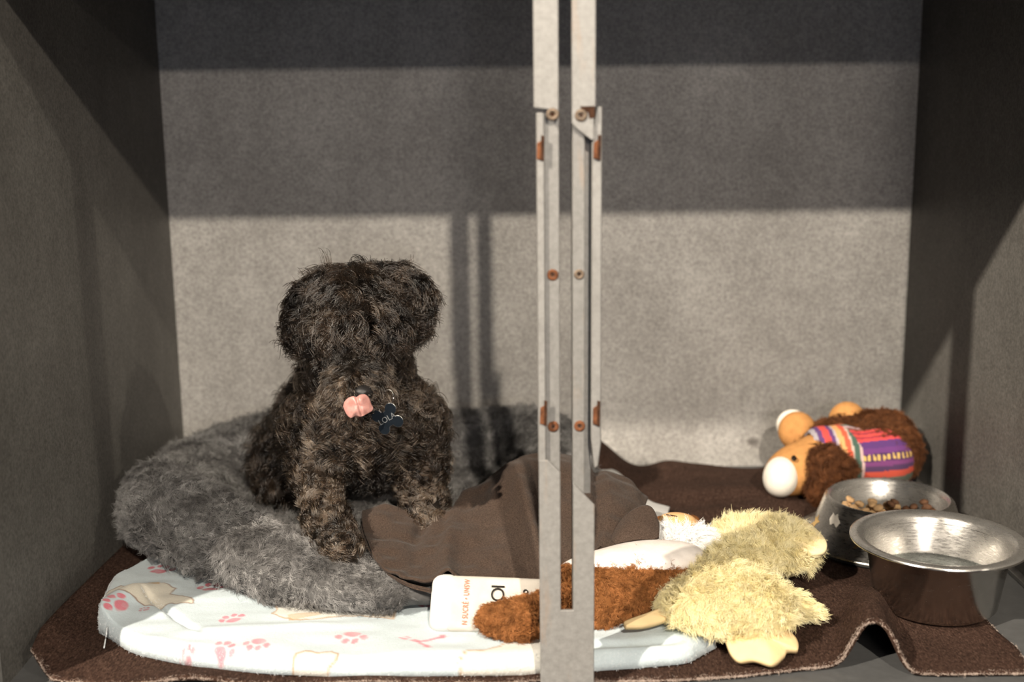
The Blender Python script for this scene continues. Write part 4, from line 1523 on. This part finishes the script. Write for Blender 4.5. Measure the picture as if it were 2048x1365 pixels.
# black tail end and pink tie
Vt, Ft_ = nets([rbox(at(1812, 930, y=.625), (.016, .022, .040), .012, rot(0, .1, 0)), cap(at(1800, 900, y=.63), .016, at(1812, 930, y=.625), .018), ell(at(1790, 955, y=.61), (.03, .03, .022))], .004, .008)
mobj('tail', relax(Vt, Ft_, 1), Ft_, M_BLACKCLOTH, ll)
Vt, Ft_ = nets([ell(at(1801, 888, y=.625), (.011, .008, .006), rot(0, -.4, 0)), ell(at(1806, 884, y=.622), (.005, .005, .009))], .002, .004)
mobj('ribbon', Vt, Ft_, M_PINK, ll)

# ------------------------------------------------------------------ steel bowls
def bowl_obj(name, parent, c, prof, mat, n=96):
    V, F = lathe(prof, n, c)
    return mobj(name, V, F, mat, parent)


wb_c = np.array([.4600, .176, .0075])
wbo = thing('water_bowl', 'larger shiny stainless steel bowl with a wide flat rim holding water, nearest the camera', 'bowl', wb_c)
Rr, Hh = .1035, .086
outer = [(.0, .001), (.060, .001), (.069, .003), (.073, .008), (.0835, Hh-.010), (.0875, Hh-.003), (.094, Hh), (.1005, Hh+.0005), (Rr, Hh-.0015), (Rr+.0006, Hh-.003), (Rr, Hh-.0042), (Rr-.001, Hh-.0036)]
inner = [(.100, Hh-.0012+.0022), (.094, Hh+.0012), (.0872, Hh-.001), (.0840, Hh-.007), (.0725, .012), (.0675, .006), (.058, .0035), (.0, .0035)]
prof_out = outer[1:]
V1, F1 = lathe([(0.0005, .001)]+outer[1:8]+[(Rr, Hh), (Rr+.0005, Hh-.002), (Rr-.0005, Hh-.003)], 96, wb_c)
mobj('bowl_shell', V1, F1, M_BOWL, wbo)
V1, F1 = lathe([(Rr-.0005, Hh-.003), (Rr, Hh+.0006), (.1005, Hh+.0016), (.094, Hh+.0014), (.0880, Hh-.0005), (.0842, Hh-.006), (.0725, .012)], 96, wb_c)
mobj('bowl_lining', V1, F1, M_LINING, wbo)
V1, F1 = lathe([(.0725, .012), (.0675, .006), (.058, .0035), (.0005, .0035)], 96, wb_c)
mobj('bowl_floor', V1, F1, steel('worn_bowl_floor', .25, .2, (.52, .50, .48), .85), wbo)
t_ = NT('clear_water')
tr_ = t_.n('ShaderNodeBsdfTransparent')
tr_.inputs[0].default_value = (.93, .95, .95, 1)
gl_ = t_.n('ShaderNodeBsdfGlossy')
gl_.inputs['Roughness'].default_value = .02
fr_ = t_.n('ShaderNodeFresnel')
ge_ = t_.n('ShaderNodeNewGeometry')
io_ = t_.n('ShaderNodeMath', operation='MULTIPLY_ADD')        # the same index seen from either side of the surface
t_.link(ge_.outputs['Backfacing'], io_.inputs[0])
io_.inputs[1].default_value, io_.inputs[2].default_value = 1/1.33-1.33, 1.33
t_.link(io_.outputs[0], fr_.inputs['IOR'])
mx_ = t_.n('ShaderNodeMixShader')
t_.link(fr_.outputs[0], mx_.inputs[0]); t_.link(tr_.outputs[0], mx_.inputs[1]); t_.link(gl_.outputs[0], mx_.inputs[2])
t_.link(mx_.outputs[0], t_.out.inputs['Surface'])
V1, F1 = lathe([(.0005, .0045), (.058, .0045), (.0665, .0065), (.0718, .0125), (.0738, .022), (.0768, .0375), (.0760, .0368), (.0742, .0365), (.0005, .0365)], 96, wb_c)
wt = mobj('water', V1, F1, t_.m)
tag(wt, 'clear shallow water in the bottom of the larger steel bowl', 'water', kind='stuff')

fb_c = np.array([.474, .405, .0075])
fbo = thing('food_bowl', 'smaller steel bowl with flared skirt base and bone marks, holding kibble, behind the water bowl', 'bowl', fb_c)
HF = .062
V1, F1 = lathe([(.124, .0), (.1255, .003), (.123, .006), (.111, .0125), (.100, .024), (.088, HF-.004), (.0845, HF), (.082, HF+.0005)], 96, fb_c)
mobj('skirt', V1, F1, M_BOWL2, fbo)
V1, F1 = lathe([(.082, HF+.0005), (.0795, HF-.001), (.077, HF-.008), (.070, .034), (.060, .027), (.0005, .026)], 96, fb_c)
mobj('bowl_lining', V1, F1, M_LINING, fbo)
V1, F1 = lathe([(.1255, -.0006), (.1278, .0012), (.1272, .0036), (.1256, .0034)], 96, fb_c)
M_RUBBER = plain('black_rubber', (.02, .02, .02), .7, 0, .2, 60)
mobj('rubber_ring', V1, F1, M_RUBBER, fbo)


def skirt_patch(name, th0, dth, r_z, shape, mat):
    """thin mark wrapped on the skirt; shape in (-1..1)^2"""
    pr = np.array([(.111, .0125), (.100, .024), (.088, HF-.004)])
    V = []
    for a, b in shape:
        z = r_z[0]+(r_z[1]-r_z[0])*(b+1)/2
        r = np.interp(z, pr[:, 1], pr[:, 0])+.0004
        t = th0+dth*a
        V.append(fb_c+np.array([r*math.cos(t), r*math.sin(t), z]))
    V.append(np.mean(V, 0)*1.0)
    m = len(shape)
    ctr = fb_c+np.array([(np.interp(sum(r_z)/2, pr[:, 1], pr[:, 0])+.0004)*math.cos(th0), (np.interp(sum(r_z)/2, pr[:, 1], pr[:, 0])+.0004)*math.sin(th0), sum(r_z)/2])
    V[-1] = ctr
    F = [(j, (j+1) % m, m) for j in range(m)]
    mobj(name, V, F, mat, fbo)


star = [(math.cos(math.pi/2+i*math.pi/5)*(1 if i % 2 == 0 else .42), math.sin(math.pi/2+i*math.pi/5)*(1 if i % 2 == 0 else .42)) for i in range(10)]
M_GOLD = plain('gold_tan_enamel', (.55, .36, .14), .5, .1, .1, 60)
M_PALE = plain('pale_enamel', (.62, .58, .52), .5, .1, .15, 60)
for th0 in (-2.22, -1.15, -.2, .9, 2.0, 3.1):
    skirt_patch('star_mark', th0, .13, (.014, .036), star, M_GOLD)
for th0 in (-2.72, -1.70, -.7, .3, 1.4, 2.5):
    skirt_patch('paw_mark', th0, .13, (.032, .052), [(-.9, -.2), (-.5, -.9), (0, -.5), (.5, -.9), (.9, -.1), (.4, .4), (.2, .9), (-.2, .5), (-.6, .8)], M_PALE)

# kibble, every piece its own
M_KT = plain('tan_kibble', (.42, .27, .14), .85, 0, .25, 120, .5, 300, .001, .15)
M_KD = plain('dark_kibble', (.10, .05, .028), .85, 0, .25, 120, .5, 300, .001, .15)


def kibble_mesh(seed, r, mat):
    bm = bmesh.new()
    bmesh.ops.create_icosphere(bm, subdivisions=2, radius=r)
    P = np.array([v.co[:] for v in bm.verts])
    d = 1+.28*vnoise(P/r, 1.1, seed)
    for v, k in zip(bm.verts, d):
        v.co = Vector(v.co)*float(k)
        v.co.z *= .62
    me = bpy.data.meshes.new('kibble')
    bm.to_mesh(me); bm.free()
    me.polygons.foreach_set('use_smooth', [True]*len(me.polygons))
    me.materials.append(mat)
    return me


kms = [kibble_mesh(s_, .0068, M_KT) for s_ in range(4)]
kmd = [kibble_mesh(s_+9, .0066, M_KD) for s_ in range(3)]
spots = []
g2 = np.random.default_rng(5)
def drop(cx, cy, n, meshes, group, label):
    k = 0
    for _ in range(n*60):
        if k >= n:
            break
        a, r = g2.random()*6.28, math.sqrt(g2.random())*.033
        x, y = cx+r*1.2*math.cos(a), cy+r*.8*math.sin(a)
        if math.hypot(x, y) > .060:
            continue
        z = .0300
        for sx, sy, sz in spots:
            d = math.hypot(x-sx, y-sy)
            if d < .0105:
                z = max(z, sz+math.sqrt(max(.0105**2-d*d, 0))*.75)
        if z > .052:
            continue
        spots.append((x, y, z))
        o = bpy.data.objects.new('kibble', random.choice(meshes))
        COL.objects.link(o)
        o.location = fb_c+np.array([x, y, z])
        o.rotation_euler = (random.uniform(-.5, .5), random.uniform(-.5, .5), random.random()*6)
        tag(o, label, 'kibble', group)
        k += 1
drop(-.020, .008, 40, kms, 'tan kibble in the food bowl', 'tan piece of kibble in the smaller steel food bowl')
drop(.036, .0, 20, kmd, 'dark kibble in the food bowl', 'dark brown piece of kibble in the smaller steel food bowl')
